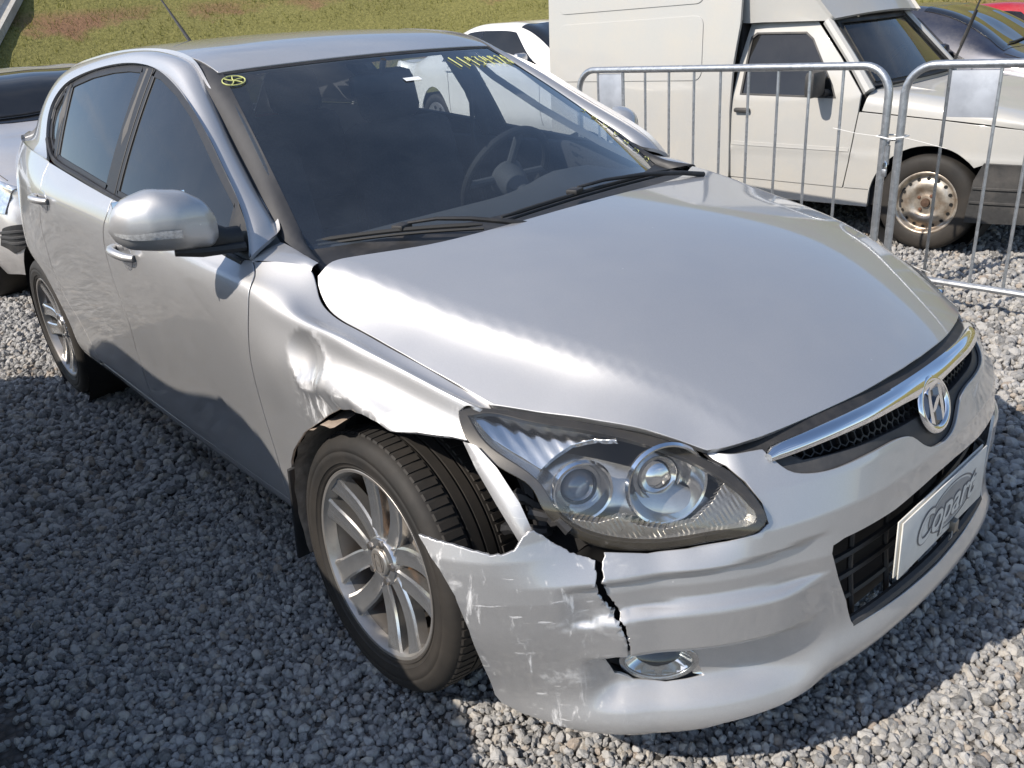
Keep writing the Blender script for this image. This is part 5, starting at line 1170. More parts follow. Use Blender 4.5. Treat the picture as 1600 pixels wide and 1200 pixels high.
inn = lambda p, b: (p[:, 0] > b[0]) & (p[:, 0] < b[1]) & (p[:, 1] > b[2]) & (p[:, 1] < b[3])
car_fp = (-3.1, .25, -.55, .55)
near = near[~inn(near, car_fp)]; mid = mid[~inn(mid, (-1.3, 2.1, -2.9, .5)) & ~inn(mid, car_fp)]; far = far[~inn(far, (-6.5, 3.2, -3.6, 5.2))]
soil = lambda p: np.exp(-(((p[:, 0] + .62) / .42) ** 2 + ((p[:, 1] + 1.70) / .17) ** 2)) + .55 * np.exp(-(((p[:, 0] - .85) / .10) ** 2 + ((p[:, 1] + .98) / .05) ** 2)) * 0
P = []; S = []
for p, s0 in ((near, .0086), (mid, .0132), (far, .030)):
    keep = RNG.random(len(p)) > np.clip(soil(p) * 1.15, 0, .94); p = p[keep]
    s = s0 * np.exp(RNG.normal(size=len(p)) * .30); s = np.clip(s, s0 * .5, s0 * 1.7)
    z = np.array([mnoise.noise(Vector((x * .8, y * .8, 0))) * .010 + mnoise.noise(Vector((x * 2.6, y * 2.6, 4))) * .004 for x, y in p]) - .010 + RNG.uniform(-.006, .012, len(p))
    P.append(np.c_[p, z]); S.append(s)
P = np.vstack(P); S = np.hstack(S); SC = S[:, None] * RNG.uniform(.72, 1.25, (len(S), 3)) * [1.08, 1, .86]
gv = gravel('gravel', P, RNG.uniform(0, 6.28, (len(P), 3)), SC, stone_mat()); tag(gv, 'grey crushed stone gravel covering the yard', 'gravel', kind='stuff')
DRAIN_Y, DRAIN_SLANT = .35, .44
# the grassed embankment behind the yard
foot = np.array([(-18, -9), (-17.5, -6), (-16.7, -3), (-15.5, 3), (-13, 9), (-8, 13.5), (0, 16.5), (12, 18), (30, 18)], float)
fs = np.r_[0, np.cumsum(np.linalg.norm(np.diff(foot, axis=0), axis=1))]; SL = np.linspace(0, fs[-1], 220); fp = cubic(fs, foot, SL)
ft = np.gradient(fp, axis=0); ft /= np.linalg.norm(ft, axis=1, keepdims=True); fn = np.c_[-ft[:, 1], ft[:, 0]]
rows = np.r_[-1.5, np.linspace(0, 9, 46), 14, 22]
def bank_h(s, r): return max(0, .52 * r) * min(1, s / 6.0) - .15 + .10 * mnoise.noise(Vector((s * .5, r * .9, 1))) + .04 * mnoise.noise(Vector((s * 1.9, r * 2.3, 2))) + .14 * max(0, math.sin(r * 1.25 + .3 * math.sin(s * .2))) * (r > .5)
def bank_p(i, r):
    q = fp[i] + fn[i] * r; return (q[0], q[1], bank_h(SL[i], r))
V = [bank_p(i, r) for i in range(len(SL)) for r in rows]; m = len(rows)
F = [(i * m + k, (i + 1) * m + k, (i + 1) * m + k + 1, i * m + k + 1) for i in range(len(SL) - 1) for k in range(m - 1)]
def bank_mat():
    t = NT('grass_bank'); v = t.tc('Object'); n1 = t.noise(v, .55, 7, .62); n2 = t.noise(v, 14, 6, .7); z = t.n('ShaderNodeSeparateXYZ'); t.l(v, z.inputs[0])
    wv = t.math('SINE', t.math('ADD', t.math('MULTIPLY', z.outputs[2], 5.2), t.math('MULTIPLY', n1, 5.0)))
    soilm = t.ramp(t.math('ADD', t.math('MULTIPLY', wv, .22), t.math('ADD', t.math('MULTIPLY', n1, .9), t.math('MULTIPLY', n2, .28))), (.69, (0, 0, 0)), (.90, (.9, .9, .9)))
    gr = t.ramp(n2, (.3, (.105, .100, .024)), (.55, (.19, .178, .048)), (.75, (.27, .23, .085)))
    so = t.ramp(n2, (.3, (.13, .062, .034)), (.7, (.25, .13, .075)))
    t.bsdf(Base_Color=t.mix(soilm, gr, so), Roughness=.95, Normal=t.bump(n2, .8, .06)); return t.m
bk = MB().add(V, F, True).build('embankment', bank_mat()); tag(bk, kind='structure')
def grass_mat():
    t = NT('grass_blades'); v = t.tc('Object'); n = t.noise(v, 1.3, 6, .6); n2 = t.noise(v, 40, 3, .5)
    c = t.ramp(n, (.35, (.10, .115, .022)), (.55, (.19, .185, .048)), (.72, (.29, .245, .11)))
    b = t.n('ShaderNodeBsdfTranslucent'); d = t.n('ShaderNodeBsdfDiffuse'); mx = t.n('ShaderNodeMixShader'); mx.inputs[0].default_value = .3
    t.l(c, b.inputs[0]); t.l(c, d.inputs[0]); t.l(d.outputs[0], mx.inputs[1]); t.l(b.outputs[0], mx.inputs[2]); t.l(mx.outputs[0], t.out.inputs[0]); return t.m
V = []; F = []
ng_ = 90000; ii = RNG.integers(14, 215, ng_); rr = RNG.uniform(.1, 7.5, ng_); jx = RNG.uniform(-.5, .5, (ng_, 2)) * .45
for k in range(ng_):
    i = int(ii[k]); r = rr[k]
    if mnoise.noise(Vector((SL[i] * .45, r * 1.6, 9))) + .35 * mnoise.noise(Vector((SL[i] * 2, r * 4, 5))) > .18: continue
    q = fp[i] + fn[i] * r + ft[i] * jx[k, 0] * 2; z = bank_h(SL[i], r) - .02; h = .05 + .09 * RNG.random(); a = RNG.random() * 6.28; w = .004 + .007 * RNG.random(); lx, ly = RNG.normal(size=2) * .05
    b = len(V); V += [(q[0] - w * math.cos(a), q[1] - w * math.sin(a), z), (q[0] + w * math.cos(a), q[1] + w * math.sin(a), z), (q[0] + lx, q[1] + ly, z + h)]; F.append((b, b + 1, b + 2))
gs = mesh('grass', V, F, grass_mat(), None, False); tag(gs, 'short dry grass growing on the embankment', 'grass', kind='stuff')
# concrete drain running down the bank
CONC = simple('pale_concrete', (.46, .44, .40), .9, 0, .15, 12, .004, dirt=(3, .5, (.25, .22, .18), .5))
di = int(np.argmin(np.abs(fp[:, 1] - DRAIN_Y))); mb = MB(); V = []; F = []; prof = [(-.36, -.05), (-.36, .14), (-.27, .14), (-.20, .0), (.20, .0), (.27, .14), (.36, .14), (.36, -.05)]
rs = np.linspace(.2, 9, 26)
for r in rs:
    q = fp[di] + fn[di] * r + ft[di] * DRAIN_SLANT * r; z = max(0, .52 * r) - .02
    for d, h in prof: V.append((q[0] + ft[di][0] * d * .6, q[1] + ft[di][1] * d * .6, z + h))
for i in range(len(rs) - 1):
    for k in range(8): F.append((i * 8 + k, i * 8 + (k + 1) % 8, (i + 1) * 8 + (k + 1) % 8, (i + 1) * 8 + k))
dr = MB().add(V, F).build('drain_channel', CONC); tag(dr, 'pale concrete drain channel running down the grassy bank', 'drain')
# ================================================================ white box van behind the barriers
VAN = empty('cargo_van', (-.63, 3.40, 0), math.radians(3.0))
tag(VAN, 'white cargo van with raised roof and bare steel front wheel, behind the barriers', 'van')
VP = car_paint('cream_white_paint', (.39, .388, .372), metal=0.0, rough=.42, dust=.30, coat=.5, dustcol=(.52, .46, .36))
VBL = simple('van_black_trim', (.035, .035, .035), .6, 0, .2, 50, dirt=(6, .5, (.12, .11, .10), .45))
VGL = glass('van_glass', (.45, .48, .48), .8, .06); VGD = glass('van_door_glass', (.14, .15, .16), 1.0, .05)
VDARK = simple('van_interior', (.02, .02, .022), .9)
class VanSide:
    """Side skin: u along the van (front positive), v height, leaning in above the waist."""
    scale = (1, 1)
    def __init__(self, off=0.0, far=False): self.off = off; self.far = far
    def __call__(self, u, v):
        u = np.atleast_1d(np.asarray(u, float)); v = np.atleast_1d(np.asarray(v, float))
        d = .012 * ((v - .62) / .35) ** 2 + .20 * np.clip(v - .88, 0, None) + .05 * np.clip((u - .30) / .45, 0, 1) ** 2 * 1.6 - .004 * np.exp(-((v - .55) / .02) ** 2)
        y = d - self.off; 
        if self.far: y = 1.55 - y
        return np.c_[u, y, v]
    normal = Surf.normal
class BoxSide(VanSide):
    def __call__(self, u, v):
        u = np.atleast_1d(np.asarray(u, float)); v = np.atleast_1d(np.asarray(v, float)); y = -.02 + .035 * np.clip(v - .9, 0, None) - self.off + .004 * ((v - .9) / .5) ** 2
        if self.far: y = 1.55 - y
        return np.c_[u, y, v]
VS, VF, BS, BF = VanSide(), VanSide(far=True), BoxSide(), BoxSide(far=True)
def rrect(u0, u1, v0, v1, r=.05, n=5):
    out = []
    for cx, cy, a0 in ((u1 - r, v1 - r, 0), (u0 + r, v1 - r, 90), (u0 + r, v0 + r, 180), (u1 - r, v0 + r, 270)):
        out += [(cx + r * math.cos(math.radians(a0 + 90 * k / n)), cy + r * math.sin(math.radians(a0 + 90 * k / n))) for k in range(n + 1)]
    return out
door = [(-1.295, .36), (-.50, .345), (-.475, .50), (-.44, .80), (-.435, .90), (-.60, 1.10), (-.80, 1.315), (-1.25, 1.32), (-1.285, 1.10), (-1.30, .80)]
dwin = [(-1.245, .895), (-.585, .875), (-.62, .95), (-.80, 1.215), (-.855, 1.255), (-1.20, 1.265), (-1.235, 1.24)]
fenv = [(-.49, .345), (-.465, .50), (-.43, .795), (.05, .755), (.45, .715), (.70, .665), (.70, .53), (.30, .53)] + arc(0.0, .285, .335, 42, 182, 22) + [(-.335, .345)]
for S_, nm in ((VS, 'near'), (VF, 'far')):
    far = S_.far
    B_ = BF if far else BS
    d = panel('door', S_, [door, dwin], .05, VP, VAN, .014)
    panel('window', VanSide(-.008, far), [dwin], .08, VGD, d, .003)
    panel('window_frame', VanSide(.002, far), [dwin, [((u + .925) * .965 - .925, (v - 1.07) * .955 + 1.07) for u, v in dwin]], .03, VBL, d, .01)
    panel('fender', S_, [fenv], .05, VP, VAN, .014)
    sgn = -1
    h = MB().box((-1.215, (0 if not far else 1.55) + (-.012 if not far else .012), .80), (.11, .03, .028), bev=.01); h.build('handle', VBL, d)
    panel('cargo_side', B_, [[(-2.92, .36), (-2.905, .36)] + arc(-2.577, .285, .345, 165, 15, 16) + [(-2.15, .36), (-1.30, .36), (-1.305, .80), (-1.29, 1.10), (-1.255, 1.33), (-1.25, 1.80), (-1.30, 1.86), (-2.89, 1.86), (-2.92, 1.80)]], .08, VP, VAN, .02)
    for r in (rrect(-2.82, -1.52, 1.46, 1.80, .06), rrect(-2.82, -1.52, .98, 1.40, .06)):
        inner = [((u + 2.17) * .985 - 2.17, (v - np.mean([q[1] for q in r])) * .955 + np.mean([q[1] for q in r])) for u, v in r]
        panel('pressed_panel', (BoxSide(.006, far)), [inner], .08, VP, VAN, .010)
    panel('sill', VanSide(-.006, far), [[(-1.30, .235), (-.34, .235), (-.335, .340), (-1.30, .352)]], .05, VP, VAN, .02)
    panel('rub_strip_band', VanSide(.004, far), [[(-1.29, .575), (-.475, .565), (-.474, .585), (-1.29, .597)]], .05, VP, VAN, .002)
    # plastic front bumper corner
    bp_ = [(.235, .20), (.72, .22), (.76, .36), (.76, .53), (.30, .535), (.26, .44)]
    panel('bumper_side', VanSide(.012, far), [bp_], .04, VBL, VAN, .03)
    panel('bumper_strip', VanSide(.022, far), [[(.262, .395), (.74, .40), (.74, .41), (.263, .405)]], .04, VBL, VAN, .012)
    panel('bumper_strip', VanSide(.022, far), [[(.25, .315), (.74, .32), (.74, .33), (.252, .325)]], .04, VBL, VAN, .012)
# bonnet, grille, windscreen, cab roof and the sloping roof fairing
def vsurf(rows, uk=None): 
    rows = np.array(rows, float); return Surf(rows, np.arange(rows.shape[1]) * .35, np.arange(rows.shape[0]) * .35)
hood_rows = []
hood_rows.append([(-.42, .018, .803), (-.05, .016, .772), (.30, .024, .738), (.60, .06, .690), (.70, .10, .655)])
for y in (.045, .25, .775, 1.30, 1.505):
    e = .026 if y in (.045, 1.505) else 0
    hood_rows.append([(-.40, y, .915 - e), (-.05, y, .875 - e), (.30, y, .815 - e), (.60, y, .745 - e), (.70, y + (.02 if y < .3 else -.02 if y > 1.2 else 0), .675 - e)])
hood_rows.append([(p[0], 1.55 - p[1], p[2]) for p in hood_rows[0]])
vh = Surf(np.array(hood_rows, float), np.arange(5) * .35, [0, .13, .35, .88, 1.40, 1.62, 1.75]); panel('bonnet', vh, [rect(.0, 1.40, .0, 1.75, 14)], .08, VP, VAN, .02)
for y0 in (.36, 1.19): 
    MB().tube([(-.30, y0, .905), (.55, y0, .765)], .008, 6).build('bonnet_rib', VP, VAN)
ws_rows = [[(-.405 - .31 * t, .085 + .10 * t if y == 0 else (1.405 - .20 * t if y == 1 else .085 + .10 * t + (1.32 - .3 * t) * y), .93 + .375 * t + .0) for t in (0, .33, .66, 1)] for y in (0, .3, .7, 1)]
for r_, k in zip(ws_rows, (0, 1, 1, 0)):
    for q in range(4): r_[q] = (r_[q][0] + .05 * k, r_[q][1], r_[q][2])
vw = vsurf(ws_rows); 
panel('windscreen', vw, [rect(.03, 1.03, .03, 1.02, 10)], .10, VGL, VAN, .004)
panel('windscreen_seal', off(vw, .006 if vw.normal([.5], [.5])[0][2] > 0 else -.006), [rect(.0, 1.05, .0, 1.05, 10), rect(.05, 1.0, .045, 1.005, 10)], .06, VBL, VAN, .008)
for s, yy in ((1, .03), (-1, 1.47)):
    P = [(-.40, yy + s * .02, .91), (-.55, yy + s * (.06 if s > 0 else .11), 1.10), (-.73, yy + s * (.10 if s > 0 else .20), 1.31)]; MB().tube(P, [.035, .03, .03], 8).build('pillar', VP, VAN)
fr = [[(-.70, .12, 1.31), (-.86, .09, 1.50), (-1.00, .06, 1.68), (-1.12, .05, 1.80), (-1.30, .04, 1.86)], [(-.665, .45, 1.325), (-.83, .42, 1.53), (-.98, .40, 1.72), (-1.12, .40, 1.85), (-1.30, .40, 1.885)], [(-.65, .775, 1.33), (-.82, .775, 1.54), (-.97, .775, 1.735), (-1.12, .775, 1.86), (-1.30, .775, 1.895)], [(-.665, 1.10, 1.325), (-.83, 1.13, 1.53), (-.98, 1.15, 1.72), (-1.12, 1.15, 1.85), (-1.30, 1.15, 1.885)], [(-.70, 1.43, 1.31), (-.86, 1.46, 1.50), (-1.00, 1.49, 1.68), (-1.12, 1.50, 1.80), (-1.30, 1.51, 1.86)]]
fs_ = vsurf(fr); panel('roof_fairing', fs_, [rect(0, 1.4, 0, 1.4, 10)], .07, VP, VAN, .02)
for yy, k in ((.115, 0), (1.435, 1)):
    A = [fr[0 if k == 0 else 4][i] for i in range(5)]; B = [(-.79, yy - (.02 if k == 0 else -.02), 1.315), (-1.0, yy - (.025 if k == 0 else -.025), 1.32), (-1.15, yy - (.03 if k == 0 else -.03), 1.325), (-1.24, yy - (.035 if k == 0 else -.035), 1.325), (-1.30, yy - (.04 if k == 0 else -.04), 1.33)]
    strip('fairing_side', A, B, VP, VAN, .0)
mb = MB(); mb.box((-2.11, .775, 1.885), (1.60, 1.40, .05), bev=.02); mb.build('cargo_roof', VP, VAN)
mb = MB(); mb.box((-2.925, .775, 1.12), (.03, 1.50, 1.50), bev=.01); mb.build('rear_doors', VP, VAN)
mb = MB(); mb.box((.74, .775, .42), (.12, 1.40, .26), bev=.04); mb.build('bumper', VBL, VAN)
mb = MB(); mb.box((.715, .775, .605), (.03, .80, .11), bev=.01); mb.build('radiator_grille', VBL, VAN)
for yy in (.22, 1.33): MB().box((.71, yy, .605), (.03, .24, .12), bev=.015).build('headlight', simple('van_lamp', (.5, .5, .5), .1, .6, .2, 60, coat=1), VAN)
mb = MB(); mb.box((-1.29, .775, .95), (.02, 1.40, 1.60)); mb.box((-.9, .775, .30), (1.9, 1.44, .12)); mb.box((-2.2, .775, .42), (1.7, 1.40, .16)); mb.box((.0, .775, .55), (.80, 1.02, .40)); mb.build('floor', VDARK, VAN)
for yy in (.42, 1.13):
    s_ = MB().box((-1.08, yy, .78), (.14, .46, .62), R=Matrix.Rotation(-.2, 3, 'Y'), bev=.05).build('seat', VDARK, VAN); MB().box((-1.10, yy, 1.14), (.09, .26, .16), bev=.04).build('headrest', VDARK, s_)
mb = MB(); mb.box((-.52, .775, .86), (.28, 1.36, .10), bev=.03); mb.build('dashboard', VDARK, VAN)
st2 = Vector((-.72, 1.13, .93)); MB().tube([st2 + Vector((.08 * math.sin(a), .19 * math.cos(a), .17 * math.sin(a))) for a in np.linspace(0, 2 * math.pi, 29)[:-1]], .014, 8, closed=True).build('steering_wheel', VBL, VAN)
mb = MB(); mb.box((-.68, -.085, .965), (.07, .17, .155), bev=.03); mb.tube([(-.64, .06, .90), (-.66, -.02, .91)], .022, 8); mb.build('door_mirror', VBL, VAN)
mb = MB(); mb.box((-.68, 1.635, .965), (.07, .17, .155), bev=.03); mb.build('door_mirror', VBL, VAN)
MB().box((-.66, .775, 1.24), (.02, .20, .11), bev=.01).build('rear_view_mirror', VBL, VAN)
for wx, wy in ((-.25, .90), ):
    MB().tube([(-.30, 1.02, .93), (-.21, .99, 1.16), (-.16, .97, 1.30)], [.010, .008, .006], 6).build('wiper', VBL, VAN)
    MB().tube([(-.235, .98, 1.10), (-.08, .93, 1.55)], [.008, .005], 6).build('wiper', VBL, VAN)
# steel wheels
STEEL = simple('steel_wheel', (.50, .45, .38), .38, .7, .2, 30, dirt=(10, .7, (.22, .14, .08), .42)); HOLE = simple('hole_black', (.01, .01, .01), .9)
VW = empty('wheel'); VW.parent = VAN
tyv = MB().lathe([(.165, .055), (.175, .075), (.20, .086), (.245, .086), (.268, .076), (.2805, .058), (.284, .03), (.284, -.03), (.2805, -.058), (.268, -.076), (.245, -.086), (.20, -.086), (.175, -.075)], (0, 0, 0), (0, 1, 0), 60).build('tyre', TYRE, VW, 60)
rimv = MB().lathe([(.182, .074), (.184, .080), (.178, .083), (.170, .078), (.164, .064), (.158, .050), (.148, .048), (.128, .060), (.108, .070), (.088, .066), (.075, .056), (.060, .052), (.045, .058), (.030, .060), (.026, .060)], (0, 0, 0), (0, 1, 0), 60).build('rim', STEEL, VW, 60)
MB().lathe([(.027, .058), (.024, .075), (.0, .078)], (0, 0, 0), (0, 1, 0), 20).build('hub_cap', simple('rusty_hub', (.10, .06, .04), .7, .4, .4, 40), rimv)
for i in range(16):
    a = 2 * math.pi * i / 16; c = Vector((.140 * math.cos(a), .0555, .140 * math.sin(a))); n_ = Vector((-.45 * math.cos(a) * -1, .9, -.45 * math.sin(a) * -1)).normalized()
    MB().lathe([(.0105, .0015), (.0, .0018)], c, n_, 12).build('vent_hole', HOLE, rimv)
for i in range(4):
    a = 2 * math.pi * i / 4 + .6; MB().lathe([(.011, .050), (.010, .064), (.0, .066)], (.049 * math.cos(a), 0, .049 * math.sin(a)), (0, 1, 0), 6).build('wheel_bolt', simple('rusty_bolt', (.16, .08, .05), .7, .5, .4, 40), rimv, 25)
VW.matrix_local = Matrix.Translation((0, .105, .284)) @ Matrix.Rotation(math.pi, 4, 'Z')
for (x, y, rz) in ((-2.577, .115, math.pi), (0, 1.44, 0), (-2.577, 1.43, 0)):
    w = copy_tree(VW, VAN); w.matrix_local = Matrix.Translation((x, y, .284)) @ Matrix.Rotation(rz, 4, 'Z') @ Matrix.Rotation(1.0 + x, 4, 'Y')
for x in (0, -2.577):
    for yy, k in ((.02, 1), (1.53, -1)): MB().lathe([(.345, 0), (.345, .25), (.1, .26)], (x, yy, .285), (0, k, 0), 26).build('wheel_arch_liner', VDARK, VAN)
# ================================================================ galvanised crowd barriers with sign plates, ties and a padlock
def galv():
    t = NT('galvanised_steel'); v = t.tc('Object'); a = t.vor(v, 55, 'F1', 'Color'); s = t.n('ShaderNodeSeparateColor'); t.l(a, s.inputs[0]); n = t.noise(v, 9, 6, .6); r_ = t.noise(v, 3.2, 8, .7)
    c = t.mix(s.outputs[0], (.42, .44, .46), (.56, .58, .60)); c = t.mix(t.ramp(r_, (.68, (0, 0, 0)), (.76, (.8, .8, .8))), c, (.28, .16, .09))
    t.bsdf(Base_Color=c, Metallic=.85, Roughness=t.math('ADD', t.math('MULTIPLY', n, .25), .26)); MATS['galv'] = t.m; return t.m
GALV = galv(); SIGN = simple('worn_grey_sign', (.42, .45, .50), .5, .3, .12, 7, dirt=(5, .6, (.25, .27, .31), .45))
def barrier(x0, y0, x1, y1, label, H=1.13, sign=(0, 1), gap_lo=.145):
    d = Vector((x1 - x0, y1 - y0, 0)); L = d.length; d.normalize(); rz = math.atan2(d.y, d.x)
    B = empty('crowd_barrier', (x0, y0, 0), rz); tag(B, label, 'barrier', 'steel barriers between the cars and the van')
    r = .13; pts = [(0, 0, .02)] + [(0, 0, z) for z in np.linspace(.1, H - r, 5)] + [(r - r * math.cos(a), 0, H - r + r * math.sin(a)) for a in np.linspace(.15, math.pi / 2, 8)] + [(x, 0, H) for x in np.linspace(r * 1.4, L - r * 1.4, 9)] + [(L - r + r * math.sin(a), 0, H - r + r * math.cos(a)) for a in np.linspace(0, math.pi / 2 - .15, 8)] + [(L, 0, z) for z in np.linspace(H - r, .1, 5)] + [(L, 0, .02)]
    MB().tube(pts, .019, 12).build('frame', GALV, B)
    MB().tube([(.015, 0, gap_lo), (L - .015, 0, gap_lo)], .016, 10).build('bottom_rail', GALV, B)
    xs = np.linspace(.105, L - .105, 18)
    xs = [x for x in np.arange(.19, L - .10, .178)]
    if sign: xs = [x for x in xs if not (sign[0] + .02 < x < sign[1] - .02)] + list(sign)
    for x in xs: MB().tube([(x, 0, gap_lo + .006), (x, 0, H - .010)], .0075, 8).build('bar', GALV, B)
    for x in (.18, L - .18):
        MB().tube([(x, -.28, .015), (x, -.24, .03), (x, 0, .10), (x, .24, .03), (x, .28, .015)], .014, 8).build('foot', GALV, B)
        MB().tube([(x, 0, .09), (x, 0, gap_lo)], .014, 8).build('foot_post', GALV, B)
    if sign: MB().box(((sign[0] + sign[1]) / 2, .002, H - .018 - .105), (sign[1] - sign[0] - .010, .003, .20), bev=.001).build('sign_plate', SIGN, B)
    return B, L
B1, L1 = barrier(-2.47, 2.44, -.445, 2.42, 'long steel barrier with rounded corners, left of the padlock, before the van door', sign=(.165, .375))
B2, L2 = barrier(-.375, 2.43, 1.66, 2.47, 'steel barrier with large grey plate, right of the padlock, before the van wheel', sign=(.19, .40))
# hooks and sleeves joining the two
MB().tube([(0, 0, .80), (-.028, -.002, .80), (-.047, -.004, .795), (-.052, -.005, .77), (-.052, -.005, .66)], .008, 8).build('hook', GALV, B2)
MB().lathe([(.016, 0), (.016, .09)], (L1 + .018, 0, .68), (0, 0, 1), 12).build('sleeve', GALV, B1)
MB().tube([(0, 0, .20), (-.028, -.002, .20), (-.047, -.004, .195), (-.052, -.005, .17), (-.052, -.005, .10)], .008, 8).build('hook', GALV, B2)
MB().lathe([(.016, 0), (.016, .09)], (L1 + .018, 0, .10), (0, 0, 1), 12).build('sleeve', GALV, B1)
pk = MB().box((-.418, 2.398, .645), (.022, .016, .036), bev=.004).build('padlock', GALV); tag(pk, 'small padlock hanging on the hook between the two barriers', 'padlock')
MB().tube([(-.425, 2.398, .66), (-.425, 2.398, .69), (-.418, 2.398, .698), (-.411, 2.398, .69), (-.411, 2.398, .66)], .003, 6).build('shackle', CHROME, pk)
STR = simple('white_string', (.75, .75, .73), .8)
for k, (z, lab, sag) in enumerate(((.815, 'upper white string tying the two barriers together', .02), (.235, 'lower white string tying the two barriers together', .01))):
    lp = [(-.475, 2.40, z), (-.41, 2.385, z - sag * .4), (-.345, 2.40, z), (-.345, 2.455, z), (-.41, 2.462, z), (-.475, 2.45, z)]
    s_ = MB().tube(lp, .004, 6, closed=True).build('string', STR); tag(s_, lab, 'string')
    MB().tube([(-.35, 2.40, z), (-.25, 2.385, z - .015), (-.14, 2.39, z - .04)], .0012, 5).build('loose_end', STR, s_)
    MB().tube([(-.47, 2.40, z), (-.57, 2.39, z + .01), (-.70, 2.40, z + .03)], .0012, 5).build('loose_end', STR, s_)
# ================================================================ other parked cars: one lofted shell each, with its own glazing, lamps and wheels
BGL = glass('parked_car_glass', (.10, .11, .12), 1.0, .04); BGC = glass('parked_car_clear_glass', (.45, .48, .48), 1.0, .05)
LAMP = simple('clear_lamp', (.60, .62, .64), .10, .7, .35, 45, coat=1.0)
WSIL = simple('hubcap_silver', (.45, .45, .46), .35, .8, .1, 30)
def parked_car(name, label, cat, loc, rz, col, L=4.2, H=1.47, W=.86, kind='hatch', metal=.6, dust=.3, scale=1.0, detail=True, group='cars parked around the yard', mirror_col=None, dark_roof=False):
    root = empty(name, loc, rz); tag(root, label, cat, group)
    pm = car_paint(name + '_' + label.split()[0] + '_paint', col, metal=metal, rough=.36, dust=dust)
    # stations from the nose (x=0) backwards: x, half width, sill z, belt z, top z, top half width
    if kind == 'sedan':
        st = [(0, .46, .30, .50, .60, .34), (-.06, .64, .22, .56, .67, .52), (-.20, .77, .20, .63, .73, .63), (-.50, .84, .20, .72, .81, .68), (-.95, .86, .20, .83, .92, .70), (-1.25, .86, .20, .90, 1.00, .68), (-1.60, .86, .20, .93, 1.20, .60), (-2.0, .86, .20, .95, 1.40, .56), (-2.5, .86, .20, .96, H, .56), (-3.0, .86, .20, .98, H - .02, .56), (-3.4, .855, .20, .99, H - .14, .56), (-3.85, .85, .21, .98, 1.12, .60), (-4.15, .83, .22, .97, 1.03, .64), (-4.45, .76, .28, .93, 1.00, .62), (-4.52, .60, .36, .80, .90, .48)]
    elif kind == 'boxy':
        st = [(0, .50, .32, .55, .70, .40), (-.05, .68, .22, .64, .80, .56), (-.16, .78, .20, .74, .90, .66), (-.40, .84, .20, .82, .95, .70), (-.62, .86, .20, .88, .99, .70), (-.76, .86, .20, .92, 1.04, .68), (-.90, .86, .20, .95, 1.27, .61), (-1.03, .86, .20, .97, H - .03, .57), (-1.6, .86, .20, .99, H, .56), (-2.1, .86, .20, 1.0, H, .56), (-2.55, .85, .20, 1.01, H - .05, .56), (-2.95, .83, .21, 1.0, H - .28, .57), (-3.35, .79, .24, .95, 1.02, .60), (-3.62, .68, .32, .80, .86, .55)]
    else:
        st = [(0, .46, .32, .55, .66, .34), (-.06, .64, .22, .62, .74, .52), (-.20, .77, .20, .70, .82, .63), (-.45, .84, .20, .79, .91, .69), (-.80, .86, .20, .88, .99, .70), (-1.05, .86, .20, .93, 1.06, .68), (-1.40, .86, .20, .96, 1.27, .61), (-1.80, .86, .20, .98, H - .03, .57), (-2.3, .86, .20, .99, H, .56), (-2.9, .86, .20, 1.01, H - .02, .56), (-3.35, .85, .20, 1.04, H - .06, .56), (-3.75, .83, .21, 1.06, H - .22, .57), (-4.0, .79, .24, 1.0, 1.12, .60), (-4.12, .68, .32, .85, .95, .55)]
    st = np.array(st); kx = L / -st[-1, 0]; st[:, 0] *= kx; st[:, 1] *= W / .86; st[:, 5] *= W / .86
    X = -st[::-1, 0]; X = -X; order = st[::-1]
    x = order[:, 0]; w, zs, zb, zt, wt_ = order[:, 1], order[:, 2], order[:, 3], order[:, 4], order[:, 5]
    rows = [np.c_[x, -(w - .07), zs], np.c_[x, -(w - .015), zs + .13], np.c_[x, -w, (zs + zb) / 2 + .05], np.c_[x, -(w - .012), zb - .07], np.c_[x, -(w - .04), zb], np.c_[x, -(wt_ * .985 + .015), zb + (zt - zb) * .86], np.c_[x, -(wt_ * .88), zb + (zt - zb) * .955], np.c_[x, -(wt_ * .45), zt - .006], np.c_[x, 0 * x, zt]]
    rs, rv = _sym(rows[::-1], [0, .22, .46, .54, .92, 1.0, 1.14, 1.34, 1.46])
    S_ = Surf(rs, x, rv)
    class F_:
        scale = (1, 1)
        def __init__(self, o=0): self.o = o
        def __call__(self, u, v):
            P = S_(u, v)
            return P + self.normal(u, v) * self.o if self.o else P
        def normal(self, u, v, e=2e-3):
            N = Surf.normal(S_, u, v); c = S_(u, v) - np.array([0, 0, .55]); c[:, 0] = 0; s = np.sign((N * c).sum(1)); return N * np.where(s == 0, 1, s)[:, None]
    x0, x1 = x[0] + .004, x[-1] - .004
    fw = (-.66 if kind == 'boxy' else -.83) * kx; rw = fw - (2.2 if kind == 'boxy' else 2.58 if kind == 'hatch' else 2.70) * kx * (4.12 / 4.2 if kind == 'hatch' else 1.0)
    def at_z(z): return 1.46 - (z - .20) / (.95 - .20) * .54
    ol = [(x0, v) for v in np.linspace(-1.455, 1.455, 30)]
    for wx in (rw, fw): ol += [(wx + (-.34) * math.cos(a), 1.46 - .34 * .86 * math.sin(a) - (.06 if 0 < a < math.pi else 0)) for a in np.linspace(0, math.pi, 18)]
    ol += [(x1, v) for v in np.linspace(1.455, -1.455, 30)]
    for wx in (fw, rw): ol += [(wx + .34 * math.cos(a), -(1.46 - .34 * .86 * math.sin(a) - (.06 if 0 < a < math.pi else 0))) for a in np.linspace(0, math.pi, 18)]
    panel('body', F_(), [ol], .07, pm, root, .01)
